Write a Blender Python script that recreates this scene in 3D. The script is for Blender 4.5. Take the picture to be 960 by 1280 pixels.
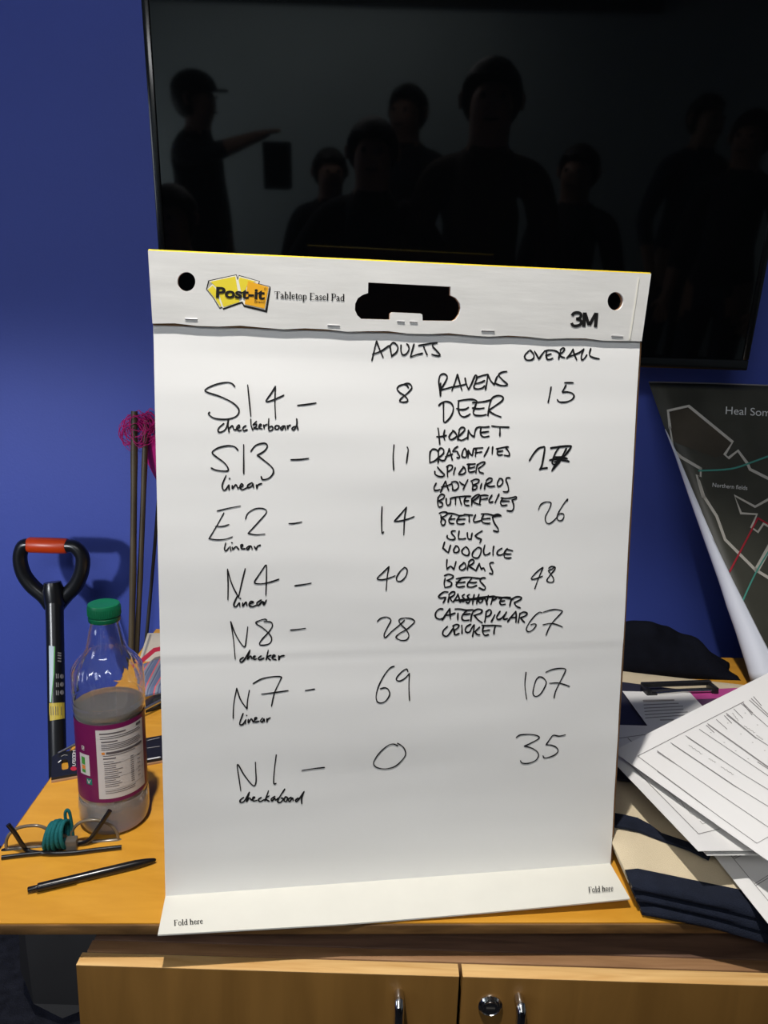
import bpy, bmesh, math, random
import numpy as np
from mathutils import Vector, Matrix, noise

random.seed(7)
for o in list(bpy.data.objects): bpy.data.objects.remove(o)
SC = bpy.context.scene
COL = SC.collection

# ------------------------------------------------------------------ camera
TZ = 0.74                                  # height of the table top
CAMZ = TZ + 0.589
F, PITCH, ROLL = 936.0, 0.2177, -0.0301
def _axes():
    fwd = np.array([0, math.cos(PITCH), -math.sin(PITCH)]); right = np.array([1., 0, 0]); down = np.cross(fwd, right)
    c, s = math.cos(ROLL), math.sin(ROLL)
    return c*right + s*down, -s*right + c*down, fwd
RX, DN, FW = _axes()
cam = bpy.data.cameras.new('camera'); cam.sensor_fit = 'VERTICAL'; cam.sensor_height = 24.0
cam.lens = F/1280*24.0; cam.clip_start = 0.005; cam.clip_end = 60
camo = bpy.data.objects.new('camera', cam); COL.objects.link(camo)
camo.matrix_world = Matrix(((RX[0], -DN[0], -FW[0], 0), (RX[1], -DN[1], -FW[1], 0), (RX[2], -DN[2], -FW[2], CAMZ), (0, 0, 0, 1)))
SC.camera = camo

# ------------------------------------------------------------------ world, lights, exposure
w = bpy.data.worlds.new('world'); SC.world = w; w.use_nodes = True
w.node_tree.nodes['Background'].inputs[0].default_value = (0.6, 0.7, 1.0, 1)
w.node_tree.nodes['Background'].inputs[1].default_value = 0.0
SC.view_settings.view_transform = 'Standard'; SC.view_settings.look = 'None'
SC.view_settings.gamma = 1; SC.view_settings.use_curve_mapping = False
SC.view_settings.exposure = 0.0

def aim(o, tgt):
    d = Vector(tgt) - o.location
    o.rotation_euler = d.to_track_quat('-Z', 'Y').to_euler()
def lamp(name, kind, loc, tgt, power, color, **kw):
    l = bpy.data.lights.new(name, kind); l.energy = power; l.color = color
    for k, v in kw.items(): setattr(l, k, v)
    o = bpy.data.objects.new(name, l); COL.objects.link(o); o.location = loc; aim(o, tgt); return o
SPOT = (-0.21, 0.27, 2.58)
lamp('spot_lamp', 'SPOT', SPOT, (0.06, 0.78, TZ), 128, (1.0, 0.955, 0.90), spot_size=math.radians(56), spot_blend=0.5, shadow_soft_size=0.028)
lamp('left_window_spot', 'SPOT', (-1.75, -0.60, 1.42), (-0.70, 1.62, 0.52), 122, (0.95, 0.97, 1.0), spot_size=math.radians(40), spot_blend=0.7, shadow_soft_size=0.09)  # stands in for window light from the left; no lamp fixture there
lamp('far_wall_fill', 'AREA', (-2.52, -2.7, 1.25), (-0.6, -3.6, 1.2), 26, (0.85, 0.97, 1.0), shape='RECTANGLE', size=0.9, size_y=1.0)  # added fill on the left of the far wall, no window there
lamp('near_fill', 'AREA', (-0.4, -1.3, 2.66), (-0.1, 0.75, 1.15), 27, (0.985, 0.99, 1.0), shape='RECTANGLE', size=1.5, size_y=0.5)  # added fill for the front of the pad
lamp('far_fill', 'AREA', (-0.5, -2.8, 2.66), (-0.5, -3.6, 1.2), 11, (0.93, 1.0, 0.98), shape='RECTANGLE', size=2.2, size_y=0.3)  # added fill brightening the far wall mirrored in the screen
lamp('window_light', 'AREA', (-2.5, -0.6, 1.6), (0.0, 0.8, 1.0), 18, (0.82, 0.90, 1.0), shape='RECTANGLE', size=1.2, size_y=1.1)

# ------------------------------------------------------------------ pixel <-> place helpers (used to read positions off the photograph)
CAM = np.array([0, 0, CAMZ])
def ray(px, py):
    d = RX*((px-480)/F) + DN*((py-640)/F) + FW
    return d/np.linalg.norm(d)
def hit(px, py, p0, n):
    d = ray(px, py); t = np.dot(np.array(p0)-CAM, n)/np.dot(d, n)
    return CAM + d*t
def onz(px, py, z=0.0):                    # point at height z above the table top
    return hit(px, py, (0, 0, TZ+z), np.array([0, 0, 1.]))
def ony(px, py, y):
    return hit(px, py, (0, y, 0), np.array([0, 1., 0]))

# ------------------------------------------------------------------ materials
def nodes(m): return m.node_tree.nodes, m.node_tree.links
def mat(name, col, rough=0.5, spec=0.5, metal=0.0, var=0.0, scale=8.0, stretch=(1, 1, 1), bump=0.0, bscale=60.0, **kw):
    m = bpy.data.materials.new(name); m.use_nodes = True
    N, L = nodes(m); b = N['Principled BSDF']
    b.inputs['Base Color'].default_value = (*col, 1); b.inputs['Roughness'].default_value = rough
    b.inputs['Specular IOR Level'].default_value = spec; b.inputs['Metallic'].default_value = metal
    for k, v in kw.items(): b.inputs[k].default_value = v
    if var or bump:
        tc = N.new('ShaderNodeTexCoord'); mp = N.new('ShaderNodeMapping'); mp.inputs['Scale'].default_value = stretch
        L.new(tc.outputs['Object'], mp.inputs['Vector'])
    if var:
        nz = N.new('ShaderNodeTexNoise'); nz.inputs['Scale'].default_value = scale; nz.inputs['Detail'].default_value = 5
        L.new(mp.outputs[0], nz.inputs['Vector'])
        rp = N.new('ShaderNodeValToRGB')
        rp.color_ramp.elements[0].position = 0.3; rp.color_ramp.elements[1].position = 0.7
        rp.color_ramp.elements[0].color = (*[c*(1-var) for c in col], 1)
        rp.color_ramp.elements[1].color = (*[min(1, c*(1+var)) for c in col], 1)
        L.new(nz.outputs['Fac'], rp.inputs[0]); L.new(rp.outputs[0], b.inputs['Base Color'])
    if bump:
        n2 = N.new('ShaderNodeTexNoise'); n2.inputs['Scale'].default_value = bscale; n2.inputs['Detail'].default_value = 4
        L.new(mp.outputs[0], n2.inputs['Vector'])
        bp = N.new('ShaderNodeBump'); bp.inputs['Strength'].default_value = bump; bp.inputs['Distance'].default_value = 0.004
        L.new(n2.outputs['Fac'], bp.inputs['Height']); L.new(bp.outputs[0], b.inputs['Normal'])
    return m
def wood(name, c1, c2, rough=0.35, scale=3.0, stretch=(1, 9, 9)):
    m = bpy.data.materials.new(name); m.use_nodes = True; N, L = nodes(m); b = N['Principled BSDF']
    tc = N.new('ShaderNodeTexCoord'); mp = N.new('ShaderNodeMapping'); mp.inputs['Scale'].default_value = stretch
    L.new(tc.outputs['Object'], mp.inputs['Vector'])
    nz = N.new('ShaderNodeTexNoise'); nz.inputs['Scale'].default_value = scale; nz.inputs['Detail'].default_value = 8; nz.inputs['Distortion'].default_value = 0.6
    L.new(mp.outputs[0], nz.inputs['Vector'])
    rp = N.new('ShaderNodeValToRGB'); rp.color_ramp.elements[0].position = 0.35; rp.color_ramp.elements[1].position = 0.68
    rp.color_ramp.elements[0].color = (*c1, 1); rp.color_ramp.elements[1].color = (*c2, 1)
    L.new(nz.outputs['Fac'], rp.inputs[0]); L.new(rp.outputs[0], b.inputs['Base Color'])
    b.inputs['Roughness'].default_value = rough; b.inputs['Specular IOR Level'].default_value = 0.4
    return m
M = {}
M['wall_blue'] = mat('blue_paint', (0.056, 0.090, 0.42), 0.55, 0.3, var=0.04, scale=3, bump=0.08, bscale=180)
M['wall_pale'] = mat('pale_paint', (0.62, 0.68, 0.68), 0.7, 0.3, var=0.05, scale=2)
M['ceiling'] = mat('ceiling_paint', (0.30, 0.32, 0.34), 0.8, 0.2, var=0.03)
M['dark_beam'] = mat('dark_beam', (0.02, 0.022, 0.025), 0.6)
M['floor'] = mat('dark_carpet', (0.012, 0.013, 0.018), 0.95, 0.1, var=0.4, scale=40, bump=0.5, bscale=300)
M['table'] = wood('maple_laminate', (0.595, 0.275, 0.026), (0.69, 0.338, 0.040), 0.36, 4.5, (2.5, 9, 9))
M['table_edge'] = wood('worn_edge', (0.10, 0.05, 0.016), (0.24, 0.125, 0.04), 0.6, 6, (2, 12, 12))
M['door'] = wood('shaded_cabinet_wood', (0.17, 0.085, 0.020), (0.23, 0.118, 0.029), 0.4, 3, (9, 9, 1.2))  # door wood with the fronts' shade darkened into it; door_top is the lit copy
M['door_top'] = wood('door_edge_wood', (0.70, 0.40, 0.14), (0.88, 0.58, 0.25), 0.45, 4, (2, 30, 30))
M['rail'] = wood('brown_rail', (0.10, 0.055, 0.036), (0.18, 0.10, 0.062), 0.5, 5, (2, 20, 20))
M['rail_light'] = wood('rail_wood', (0.26, 0.135, 0.06), (0.38, 0.21, 0.10), 0.5, 5, (2, 20, 20))
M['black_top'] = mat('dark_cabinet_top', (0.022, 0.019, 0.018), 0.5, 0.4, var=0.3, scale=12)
M['chrome'] = mat('chrome', (0.75, 0.73, 0.70), 0.16, 0.5, 1.0)
M['steel'] = mat('brushed_steel', (0.62, 0.62, 0.62), 0.35, 0.5, 1.0, var=0.1, scale=40)
M['black_hole'] = mat('key_slot', (0.01, 0.01, 0.01), 0.8)
M['bezel'] = mat('tv_gloss_black', (0.006, 0.007, 0.008), 0.18, 0.5)
M['screen'] = mat('tv_screen', (0.0025, 0.003, 0.0035), 0.035, 0.5)
M['black_plastic'] = mat('black_plastic', (0.010, 0.011, 0.012), 0.35, 0.5, bump=0.05, bscale=200)
M['card_white'] = mat('white_cardboard', (0.72, 0.715, 0.69), 0.75, 0.2, var=0.05, scale=14, stretch=(1, 1, 6), bump=0.04, bscale=40)
M['card_brown'] = mat('brown_cardboard', (0.36, 0.20, 0.10), 0.85, 0.1, var=0.15, scale=30)
M['paper'] = mat('pad_paper', (0.765, 0.765, 0.752), 0.7, 0.2, bump=0.05, bscale=10, stretch=(0.5, 0.5, 3))
M['flap'] = mat('flap_card', (0.70, 0.69, 0.625), 0.6, 0.2, var=0.02, scale=20)
M['office'] = mat('office_paper', (0.78, 0.775, 0.765), 0.7, 0.2, var=0.015, scale=6)
M['yellow_tape'] = mat('yellow_edge', (0.90, 0.66, 0.03), 0.5)
M['ink'] = mat('black_marker_ink', (0.006, 0.006, 0.007), 0.5, 0.3)
M['print'] = mat('black_print', (0.012, 0.012, 0.012), 0.6, 0.2)
M['grey_print'] = mat('grey_print', (0.26, 0.25, 0.25), 0.7, 0.1)
M['card_shaded'] = mat('shaded_white_card', (0.56, 0.50, 0.40), 0.7, 0.2, var=0.04, scale=20)  # white card with the beige tint of shade mixed into its colour
M['pencil'] = mat('pencil', (0.36, 0.35, 0.34), 0.7, 0.1)
M['logo_yellow'] = mat('logo_yellow', (0.82, 0.66, 0.03), 0.6)
M['logo_orange'] = mat('logo_orange', (0.86, 0.42, 0.008), 0.6)
M['logo_white'] = mat('logo_white', (0.85, 0.83, 0.74), 0.6)
M['staple'] = mat('staple_wire', (0.7, 0.7, 0.72), 0.3, 0.5, 0.7)
def glassy(name, col, ior, rough=0.0):
    return mat(name, col, rough, 0.5, **{'Transmission Weight': 1.0, 'IOR': ior})
M['pet'] = mat('clear_plastic', (0.98, 0.985, 0.985), 0.02, 0.5, **{'Transmission Weight': 1.0, 'IOR': 1.22, 'Coat Weight': 0.8, 'Coat IOR': 1.5, 'Coat Roughness': 0.05})
M['liquid'] = mat('cloudy_water', (0.92, 0.87, 0.82), 0.12, 0.5, **{'Transmission Weight': 0.70, 'IOR': 1.12})
M['lens'] = glassy('spectacle_lens', (0.97, 0.98, 0.98), 1.02, 0.0)
M['green_cap'] = mat('green_cap', (0.004, 0.125, 0.055), 0.38, 0.5, var=0.1, scale=30)
M['label_purple'] = mat('purple_label', (0.17, 0.008, 0.085), 0.4, 0.5, var=0.12, scale=14)
M['label_white'] = mat('label_white', (0.62, 0.60, 0.59), 0.5)
M['label_dark'] = mat('label_text', (0.10, 0.09, 0.10), 0.6)
M['label_green'] = mat('label_green', (0.05, 0.30, 0.04), 0.6)
M['label_teal'] = mat('label_teal', (0.0, 0.20, 0.14), 0.6)
M['label_orange'] = mat('label_orange', (0.72, 0.25, 0.03), 0.6)
M['teal'] = mat('teal_cord', (0.008, 0.115, 0.125), 0.75, 0.2, bump=0.4, bscale=500)
M['frame_brown'] = mat('smoky_frame', (0.16, 0.125, 0.085), 0.2, 0.5, var=0.25, scale=60)
M['frame_black'] = mat('black_temple', (0.008, 0.008, 0.009), 0.22, 0.5)
M['toggle'] = mat('smoky_plastic', (0.15, 0.13, 0.11), 0.25, 0.5, **{'Transmission Weight': 0.25})
M['orange_grip'] = mat('orange_grip', (0.58, 0.050, 0.006), 0.35, 0.5, var=0.06, scale=20)
M['spade_black'] = mat('spade_black', (0.009, 0.010, 0.012), 0.28, 0.5)
M['sticker_yellow'] = mat('yellow_sticker', (0.56, 0.42, 0.05), 0.5, var=0.2, scale=60)
M['sticker_pale'] = mat('pale_sticker', (0.50, 0.60, 0.66), 0.5)
M['sticker_green'] = mat('green_sticker', (0.08, 0.35, 0.06), 0.5)
M['blade'] = mat('spade_blade', (0.004, 0.004, 0.005), 0.6, 0.2, 0.0, var=0.2, scale=14)
M['cane'] = mat('bamboo', (0.075, 0.055, 0.030), 0.5, 0.4, var=0.35, scale=10, stretch=(6, 6, 1))
M['cane_dark'] = mat('dark_cane', (0.030, 0.026, 0.022), 0.5, 0.4, var=0.3, scale=12)
M['magenta'] = mat('magenta_netting', (0.50, 0.012, 0.17), 0.6, 0.3)
M['hoop'] = mat('hoop_wire', (0.16, 0.10, 0.05), 0.4, 0.5, 0.6)
M['navy'] = mat('navy_cloth', (0.012, 0.0155, 0.028), 0.9, 0.15, var=0.2, scale=60, bump=0.4, bscale=700)
M['black_cloth'] = mat('blackish_cloth', (0.005, 0.006, 0.011), 0.9, 0.1, var=0.2, scale=40, bump=0.4, bscale=600)
M['cream'] = mat('cream_canvas', (0.66, 0.56, 0.39), 0.9, 0.1, var=0.05, scale=20, bump=0.35, bscale=900)
M['clip_black'] = mat('black_clip', (0.012, 0.012, 0.013), 0.3, 0.5)
M['board_dark'] = mat('dark_clipboard', (0.03, 0.03, 0.05), 0.45)
M['blue_folder'] = mat('blue_plastic', (0.06, 0.13, 0.50), 0.25, 0.5)
M['pink'] = mat('magenta_leaflet', (0.48, 0.06, 0.26), 0.45)
M['plum'] = mat('plum_leaflet', (0.10, 0.04, 0.10), 0.45)
M['map_dark'] = mat('aerial_map', (0.056, 0.057, 0.045), 0.42, 0.4, var=0.45, scale=5)
M['map_patch'] = mat('aerial_map_field', (0.068, 0.058, 0.042), 0.42, 0.4, var=0.3, scale=9)
M['map_line'] = mat('map_outline', (0.58, 0.56, 0.50), 0.5)
M['map_teal'] = mat('map_teal', (0.07, 0.32, 0.26), 0.5)
M['map_red'] = mat('map_red', (0.45, 0.02, 0.04), 0.5)
M['map_text'] = mat('map_text', (0.80, 0.82, 0.80), 0.5)
M['poster_white'] = mat('poster_back', (0.66, 0.70, 0.80), 0.55, 0.3)
M['skin'] = mat('skin', (0.42, 0.24, 0.16), 0.55)
M['hair'] = mat('hair', (0.02, 0.015, 0.01), 0.6)
M['clothes'] = mat('dark_clothes', (0.012, 0.013, 0.018), 0.9)
M['clothes_brown'] = mat('brown_clothes', (0.07, 0.045, 0.03), 0.9)
M['clothes_blue'] = mat('blue_clothes', (0.012, 0.02, 0.05), 0.9)
M['white_plastic'] = mat('white_plastic', (0.7, 0.7, 0.7), 0.4)
M['diffuser'] = mat('fill_diffuser', (0.9, 0.9, 0.88), 0.5)

# striped cloth
def stripes():
    m = bpy.data.materials.new('striped_cloth'); m.use_nodes = True; N, L = nodes(m); b = N['Principled BSDF']
    tc = N.new('ShaderNodeTexCoord'); mp = N.new('ShaderNodeMapping'); mp.inputs['Rotation'].default_value = (0, 0, math.radians(-5))
    L.new(tc.outputs['Object'], mp.inputs['Vector'])
    sx = N.new('ShaderNodeSeparateXYZ'); L.new(mp.outputs[0], sx.inputs[0])
    mu = N.new('ShaderNodeMath'); mu.operation = 'MULTIPLY'; mu.inputs[1].default_value = 62; L.new(sx.outputs[0], mu.inputs[0])
    fr = N.new('ShaderNodeMath'); fr.operation = 'FRACT'; L.new(mu.outputs[0], fr.inputs[0])
    rp = N.new('ShaderNodeValToRGB'); rp.color_ramp.interpolation = 'CONSTANT'
    e = rp.color_ramp.elements; e[0].position = 0; e[0].color = (0.10, 0.13, 0.22, 1); e[1].position = 0.38; e[1].color = (0.55, 0.10, 0.12, 1)
    for p, c in ((0.52, (0.19, 0.21, 0.26, 1)), (0.75, (0.07, 0.09, 0.16, 1)), (0.88, (0.16, 0.18, 0.25, 1))):
        q = e.new(p); q.color = c
    L.new(fr.outputs[0], rp.inputs[0]); L.new(rp.outputs[0], b.inputs['Base Color']); b.inputs['Roughness'].default_value = 0.9
    return m
M['stripes'] = stripes()

# ------------------------------------------------------------------ object helpers
WLOC = {}
def obj(name, bm, m, parent=None, base=None, smooth=40):
    """link bm (world coordinates) as one mesh object; a child keeps its thing's origin"""
    if isinstance(bm, bmesh.types.BMesh):
        me = bpy.data.meshes.new(name); bm.to_mesh(me); bm.free()
    else: me = bm
    mats = m if isinstance(m, (list, tuple)) else [m]
    for x in mats: me.materials.append(M[x])
    o = bpy.data.objects.new(name, me); COL.objects.link(o)
    if parent is not None: b = WLOC[parent.name]
    elif base is not None: b = Vector(base)
    else:
        vs = [v.co for v in me.vertices]
        b = Vector(((min(v.x for v in vs)+max(v.x for v in vs))/2, (min(v.y for v in vs)+max(v.y for v in vs))/2, min(v.z for v in vs)))
    me.transform(Matrix.Translation(-b)); WLOC[o.name] = Vector(b)
    if parent is not None: o.parent = parent
    else: o.location = b
    if smooth:
        for p in me.polygons: p.use_smooth = True
        me.set_sharp_from_angle(angle=math.radians(smooth))
    me.update(); return o
def thing(name, label, cat, loc, group=None):
    o = bpy.data.objects.new(name, None); COL.objects.link(o); o.location = loc; o.empty_display_size = 0.05
    WLOC[o.name] = Vector(loc); o['label'] = label; o['category'] = cat
    if group: o['group'] = group
    return o
def tag(o, label, cat, group=None):
    o['label'] = label; o['category'] = cat
    if group: o['group'] = group
    return o
def struct(name, bm, m, **k):
    o = obj(name, bm, m, **k); o['kind'] = 'structure'; return o
def bx(bm, lo, hi, bev=0.0, seg=2, rot=None, piv=None):
    r = bmesh.ops.create_cube(bm, size=1.0); vs = r['verts']
    c = (Vector(lo)+Vector(hi))/2; s = Vector(hi)-Vector(lo)
    for v in vs: v.co = Vector((v.co.x*s.x, v.co.y*s.y, v.co.z*s.z)) + c
    if bev:
        es = list({e for v in vs for e in v.link_edges})
        g = bmesh.ops.bevel(bm, geom=es, offset=bev, segments=seg, affect='EDGES', profile=0.5)
        vs = list({v for f in g['faces'] for v in f.verts} | {v for v in vs if v.is_valid})
    if rot is not None:
        p = Vector(piv) if piv is not None else c
        for v in vs: v.co = rot @ (v.co-p) + p
    return vs
def box(lo, hi, bev=0.0, **k):
    bm = bmesh.new(); bx(bm, lo, hi, bev, **k); return bm
def fbox(bm, O, ax, lo, hi, bev=0.0, seg=2):
    """box in a local frame: origin O, axes ax=(X,Y,Z)"""
    vs = bx(bm, lo, hi, bev, seg)
    R_ = Matrix((ax[0], ax[1], ax[2])).transposed()
    for v in vs: v.co = R_ @ v.co + Vector(O)
def lathe(bm, c, prof, n=48, axis=(0, 0, 1), cap0=True, cap1=True):
    q = Vector(axis).to_track_quat('Z', 'Y'); c = Vector(c); rings = []
    for r, z in prof:
        rings.append([bm.verts.new(c + q @ Vector((r*math.cos(2*math.pi*i/n), r*math.sin(2*math.pi*i/n), z))) for i in range(n)])
    for a, b in zip(rings, rings[1:]):
        for i in range(n): bm.faces.new((a[i], a[(i+1) % n], b[(i+1) % n], b[i]))
    if cap0: bm.faces.new(rings[0][::-1])
    if cap1: bm.faces.new(rings[-1])
    return rings
def tube(bm, pts, rad, n=10, closed=False, flat=None):
    P = [Vector(p) for p in pts]; k = len(P); rings = []
    rs = rad if isinstance(rad, (list, tuple)) else [rad]*k
    prev = None
    for i, p in enumerate(P):
        if closed: t = P[(i+1) % k]-P[i-1]
        else: t = P[min(i+1, k-1)]-P[max(i-1, 0)]
        t.normalize()
        if prev is None:
            ref = Vector((0, 0, 1)) if abs(t.z) < 0.9 else Vector((1, 0, 0))
            a = t.cross(ref).normalized()
        else: a = (prev - t*prev.dot(t)).normalized()
        prev = a; b = t.cross(a)
        rings.append([bm.verts.new(p + (a*math.cos(2*math.pi*j/n)*(flat or 1) + b*math.sin(2*math.pi*j/n))*rs[i]) for j in range(n)])
    seq = list(zip(rings, rings[1:])) + ([(rings[-1], rings[0])] if closed else [])
    for a, b in seq:
        for j in range(n): bm.faces.new((a[j], a[(j+1) % n], b[(j+1) % n], b[j]))
    if not closed: bm.faces.new(rings[0][::-1]); bm.faces.new(rings[-1])
def smooth_pts(pts, sub=6, closed=False):
    P = [Vector(p) for p in pts]; n = len(P)
    if n < 3: 
        return [P[0].lerp(P[-1], i/sub) for i in range(sub+1)] if n == 2 else P
    out = []
    rng = range(n) if closed else range(n-1)
    for i in rng:
        if closed: p0, p1, p2, p3 = P[i-1], P[i], P[(i+1) % n], P[(i+2) % n]
        else: p0, p1, p2, p3 = P[max(i-1, 0)], P[i], P[i+1], P[min(i+2, n-1)]
        for j in range(sub):
            t = j/sub
            out.append(0.5*((2*p1)+(p2-p0)*t+(2*p0-5*p1+4*p2-p3)*t*t+(3*p1-p0-3*p2+p3)*t**3))
    if not closed: out.append(P[-1])
    return out
def prism(bm, poly, z0, z1, fn=None):
    fn = fn or (lambda x, y, z: Vector((x, y, z)))
    a = [bm.verts.new(fn(x, y, z0)) for x, y in poly]; b = [bm.verts.new(fn(x, y, z1)) for x, y in poly]
    n = len(poly); bm.faces.new(a[::-1]); bm.faces.new(b)
    for i in range(n): bm.faces.new((a[i], a[(i+1) % n], b[(i+1) % n], b[i]))
# ribbons of ink in 2-D, mapped onto a surface by fn(x, y) -> point
def ribbon(bm, pts, wd, fn, caps=True):
    P = [Vector((p[0], p[1])) for p in pts]; n = len(P); ws = wd if isinstance(wd, (list, tuple)) else [wd]*n
    L_, R_ = [], []
    for i in range(n):
        t = P[min(i+1, n-1)]-P[max(i-1, 0)]
        if t.length < 1e-9: t = Vector((1, 0))
        t.normalize(); q = Vector((-t.y, t.x))*ws[i]/2
        L_.append(bm.verts.new(fn(*(P[i]+q)))); R_.append(bm.verts.new(fn(*(P[i]-q))))
    for i in range(n-1):
        try: bm.faces.new((L_[i], R_[i], R_[i+1], L_[i+1]))
        except ValueError: pass
    if caps:
        for i in (0, n-1):
            vs = [bm.verts.new(fn(P[i].x+ws[i]/2*math.cos(k*math.pi/4), P[i].y+ws[i]/2*math.sin(k*math.pi/4))) for k in range(8)]
            bm.faces.new(vs)
def strokes(bm, block, lst, wd, fn, sub=5):
    x0, y0, s = block
    for st in lst:
        pts = [(x0+a/s, y0+b/s) for a, b in st]
        sp = smooth_pts([(x, y, 0) for x, y in pts], sub) if len(pts) > 1 else None
        if sp is None:
            x, y = pts[0]; sp = [Vector((x-0.4, y, 0)), Vector((x+0.4, y+0.3, 0))]
        n = len(sp); ph = random.random()*6
        ws = [wd*(0.92+0.13*math.sin(ph+i*0.5))*(1 if 0 < i < n-1 else 0.85) for i in range(n)]
        ribbon(bm, sp, ws, fn)
def text2d(body, bold=0.0, spacing=1.0):
    """triangles of the built-in sans font, cap height 1, baseline 0: (verts, faces, width)"""
    cu = bpy.data.curves.new('t', 'FONT'); cu.body = body; cu.size = 1.0; cu.offset = bold; cu.space_character = spacing
    o = bpy.data.objects.new('t', cu); COL.objects.link(o)
    dg = bpy.context.evaluated_depsgraph_get(); me = bpy.data.meshes.new_from_object(o.evaluated_get(dg))
    V = [(v.co.x, v.co.y) for v in me.vertices]; Fc = [tuple(p.vertices) for p in me.polygons]
    bpy.data.objects.remove(o); bpy.data.curves.remove(cu); bpy.data.meshes.remove(me)
    xs = [v[0] for v in V]; x0, x1 = min(xs), max(xs)
    V = [((x-x0)/(x1-x0), y/0.70) for x, y in V]
    return V, Fc
def put_text(bm, body, A, B, cap, fn, bold=0.0, spacing=1.0, slant=0.0):
    """A, B: baseline ends in picture pixels, cap: cap height in pixels"""
    V, Fc = text2d(body, bold, spacing)
    A = Vector(A); B = Vector(B); d = B-A; up = Vector((d.y, -d.x)).normalized()*cap
    vs = []
    for x, y in V:
        p = A + d*x + up*y; vs.append(bm.verts.new(fn(p.x, p.y)))
    for f in Fc:
        try: bm.faces.new([vs[i] for i in f])
        except ValueError: pass
# a small serif stroke alphabet
TK, MD, TN = 0.135, 0.09, 0.05
SERIF = {
 'T': (.74, [([(.37,0),(.37,.97)],TK),([(.04,.97),(.70,.97)],TN),([(.22,.02),(.52,.02)],TN),([(.05,.97),(.04,.78)],TN),([(.69,.97),(.70,.78)],TN)]),
 'a': (.50, [([(.34,.5),(.34,.1),(.45,.03)],TK),([(.08,.53),(.14,.63),(.26,.64),(.34,.5)],MD),([(.34,.38),(.14,.3),(.08,.16),(.16,.03),(.34,.12)],MD)]),
 'b': (.56, [([(.13,0),(.13,1.0)],TK),([(.13,.52),(.28,.64),(.44,.52),(.46,.33),(.42,.12),(.27,.02),(.13,.08)],MD),([(.02,1.0),(.13,1.0)],TN)]),
 'l': (.30, [([(.15,0),(.15,1.0)],TK),([(.03,.02),(.27,.02)],TN),([(.03,1.0),(.15,1.0)],TN)]),
 'e': (.48, [([(.08,.37),(.41,.37),(.37,.57),(.24,.65),(.11,.54),(.07,.32),(.13,.1),(.27,.02),(.43,.15)],MD)]),
 't': (.34, [([(.15,.82),(.15,.12),(.21,.02),(.32,.07)],TK),([(.03,.62),(.30,.62)],TN)]),
 'o': (.55, [([(.27,.65),(.12,.55),(.08,.33),(.13,.1),(.27,.02),(.42,.1),(.47,.33),(.42,.56),(.27,.65)],MD)]),
 'p': (.57, [([(.13,-.3),(.13,.62)],TK),([(.13,.52),(.28,.64),(.44,.52),(.46,.33),(.42,.12),(.27,.02),(.13,.08)],MD),([(.02,-.29),(.26,-.29)],TN),([(.02,.62),(.13,.62)],TN)]),
 'E': (.67, [([(.16,0),(.16,.97)],TK),([(.03,.97),(.58,.97),(.59,.78)],TN),([(.03,.02),(.6,.02),(.63,.22)],TN),([(.16,.5),(.44,.5)],TN)]),
 'F': (.60, [([(.16,0),(.16,.97)],TK),([(.03,.97),(.56,.97),(.57,.78)],TN),([(.03,.02),(.3,.02)],TN),([(.16,.5),(.42,.5)],TN)]),
 's': (.42, [([(.35,.52),(.27,.64),(.15,.63),(.09,.5),(.2,.38),(.34,.24),(.32,.07),(.18,.02),(.07,.16)],MD)]),
 'P': (.62, [([(.16,0),(.16,.97)],TK),([(.03,.97),(.38,.97),(.55,.86),(.56,.68),(.46,.52),(.16,.48)],MD),([(.03,.02),(.3,.02)],TN)]),
 'd': (.57, [([(.42,.02),(.42,1.0)],TK),([(.42,.52),(.28,.64),(.12,.53),(.08,.32),(.13,.1),(.26,.02),(.42,.1)],MD),([(.31,1.0),(.42,1.0)],TN),([(.42,.03),(.54,.03)],TN)]),
 'h': (.58, [([(.13,0),(.13,1.0)],TK),([(.13,.48),(.24,.62),(.38,.6),(.43,.45),(.43,0)],TK),([(.02,.02),(.25,.02)],TN),([(.32,.02),(.54,.02)],TN)]),
 'r': (.40, [([(.13,0),(.13,.62)],TK),([(.13,.45),(.22,.62),(.36,.6)],MD),([(.02,.02),(.26,.02)],TN)]),
 ' ': (.27, [])}
def put_serif(bm, body, A, B, cap, fn):
    tot = sum(SERIF[c][0] for c in body); A = Vector(A); B = Vector(B); d = (B-A); k = d.length/tot
    ux = d.normalized(); up = Vector((ux.y, -ux.x)); x = 0
    def f2(a, b): 
        p = A + ux*(a*k) + up*(b*cap); return fn(p.x, p.y)
    for c in body:
        adv, sts = SERIF[c]
        for pts, wd in sts: ribbon(bm, [(px+x, py) for px, py in pts], wd*1.15, f2, caps=False)
        x += adv
def poly2d(bm, pts, fn):
    vs = [bm.verts.new(fn(x, y)) for x, y in pts]; f = bm.faces.new(vs); bmesh.ops.triangulate(bm, faces=[f])

# ------------------------------------------------------------------ ROOM
YW = 1.62
X0, X1, Y0, ZC = -2.6, 2.9, -3.6, 2.72
struct('floor', box((X0-.1, Y0-.1, -0.1), (X1+.1, YW+.1, 0.0)), 'floor', base=(0, 0, -0.1))
struct('ceiling', box((X0-.1, Y0-.1, ZC), (X1+.1, YW+.1, ZC+.1)), 'ceiling', base=(0, 0, ZC))
struct('wall_back', box((X0-.1, YW, 0), (X1+.1, YW+.1, ZC)), 'wall_blue', base=(0, YW, 0))
struct('wall_front', box((X0-.1, Y0-.1, 0), (X1+.1, Y0, ZC)), 'wall_pale', base=(0, Y0, 0))
struct('wall_left', box((X0-.1, Y0, 0), (X0, YW, ZC)), 'wall_blue', base=(X0, 0, 0))
struct('wall_right', box((X1, Y0, 0), (X1+.1, YW, ZC)), 'wall_pale', base=(X1, 0, 0))
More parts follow.
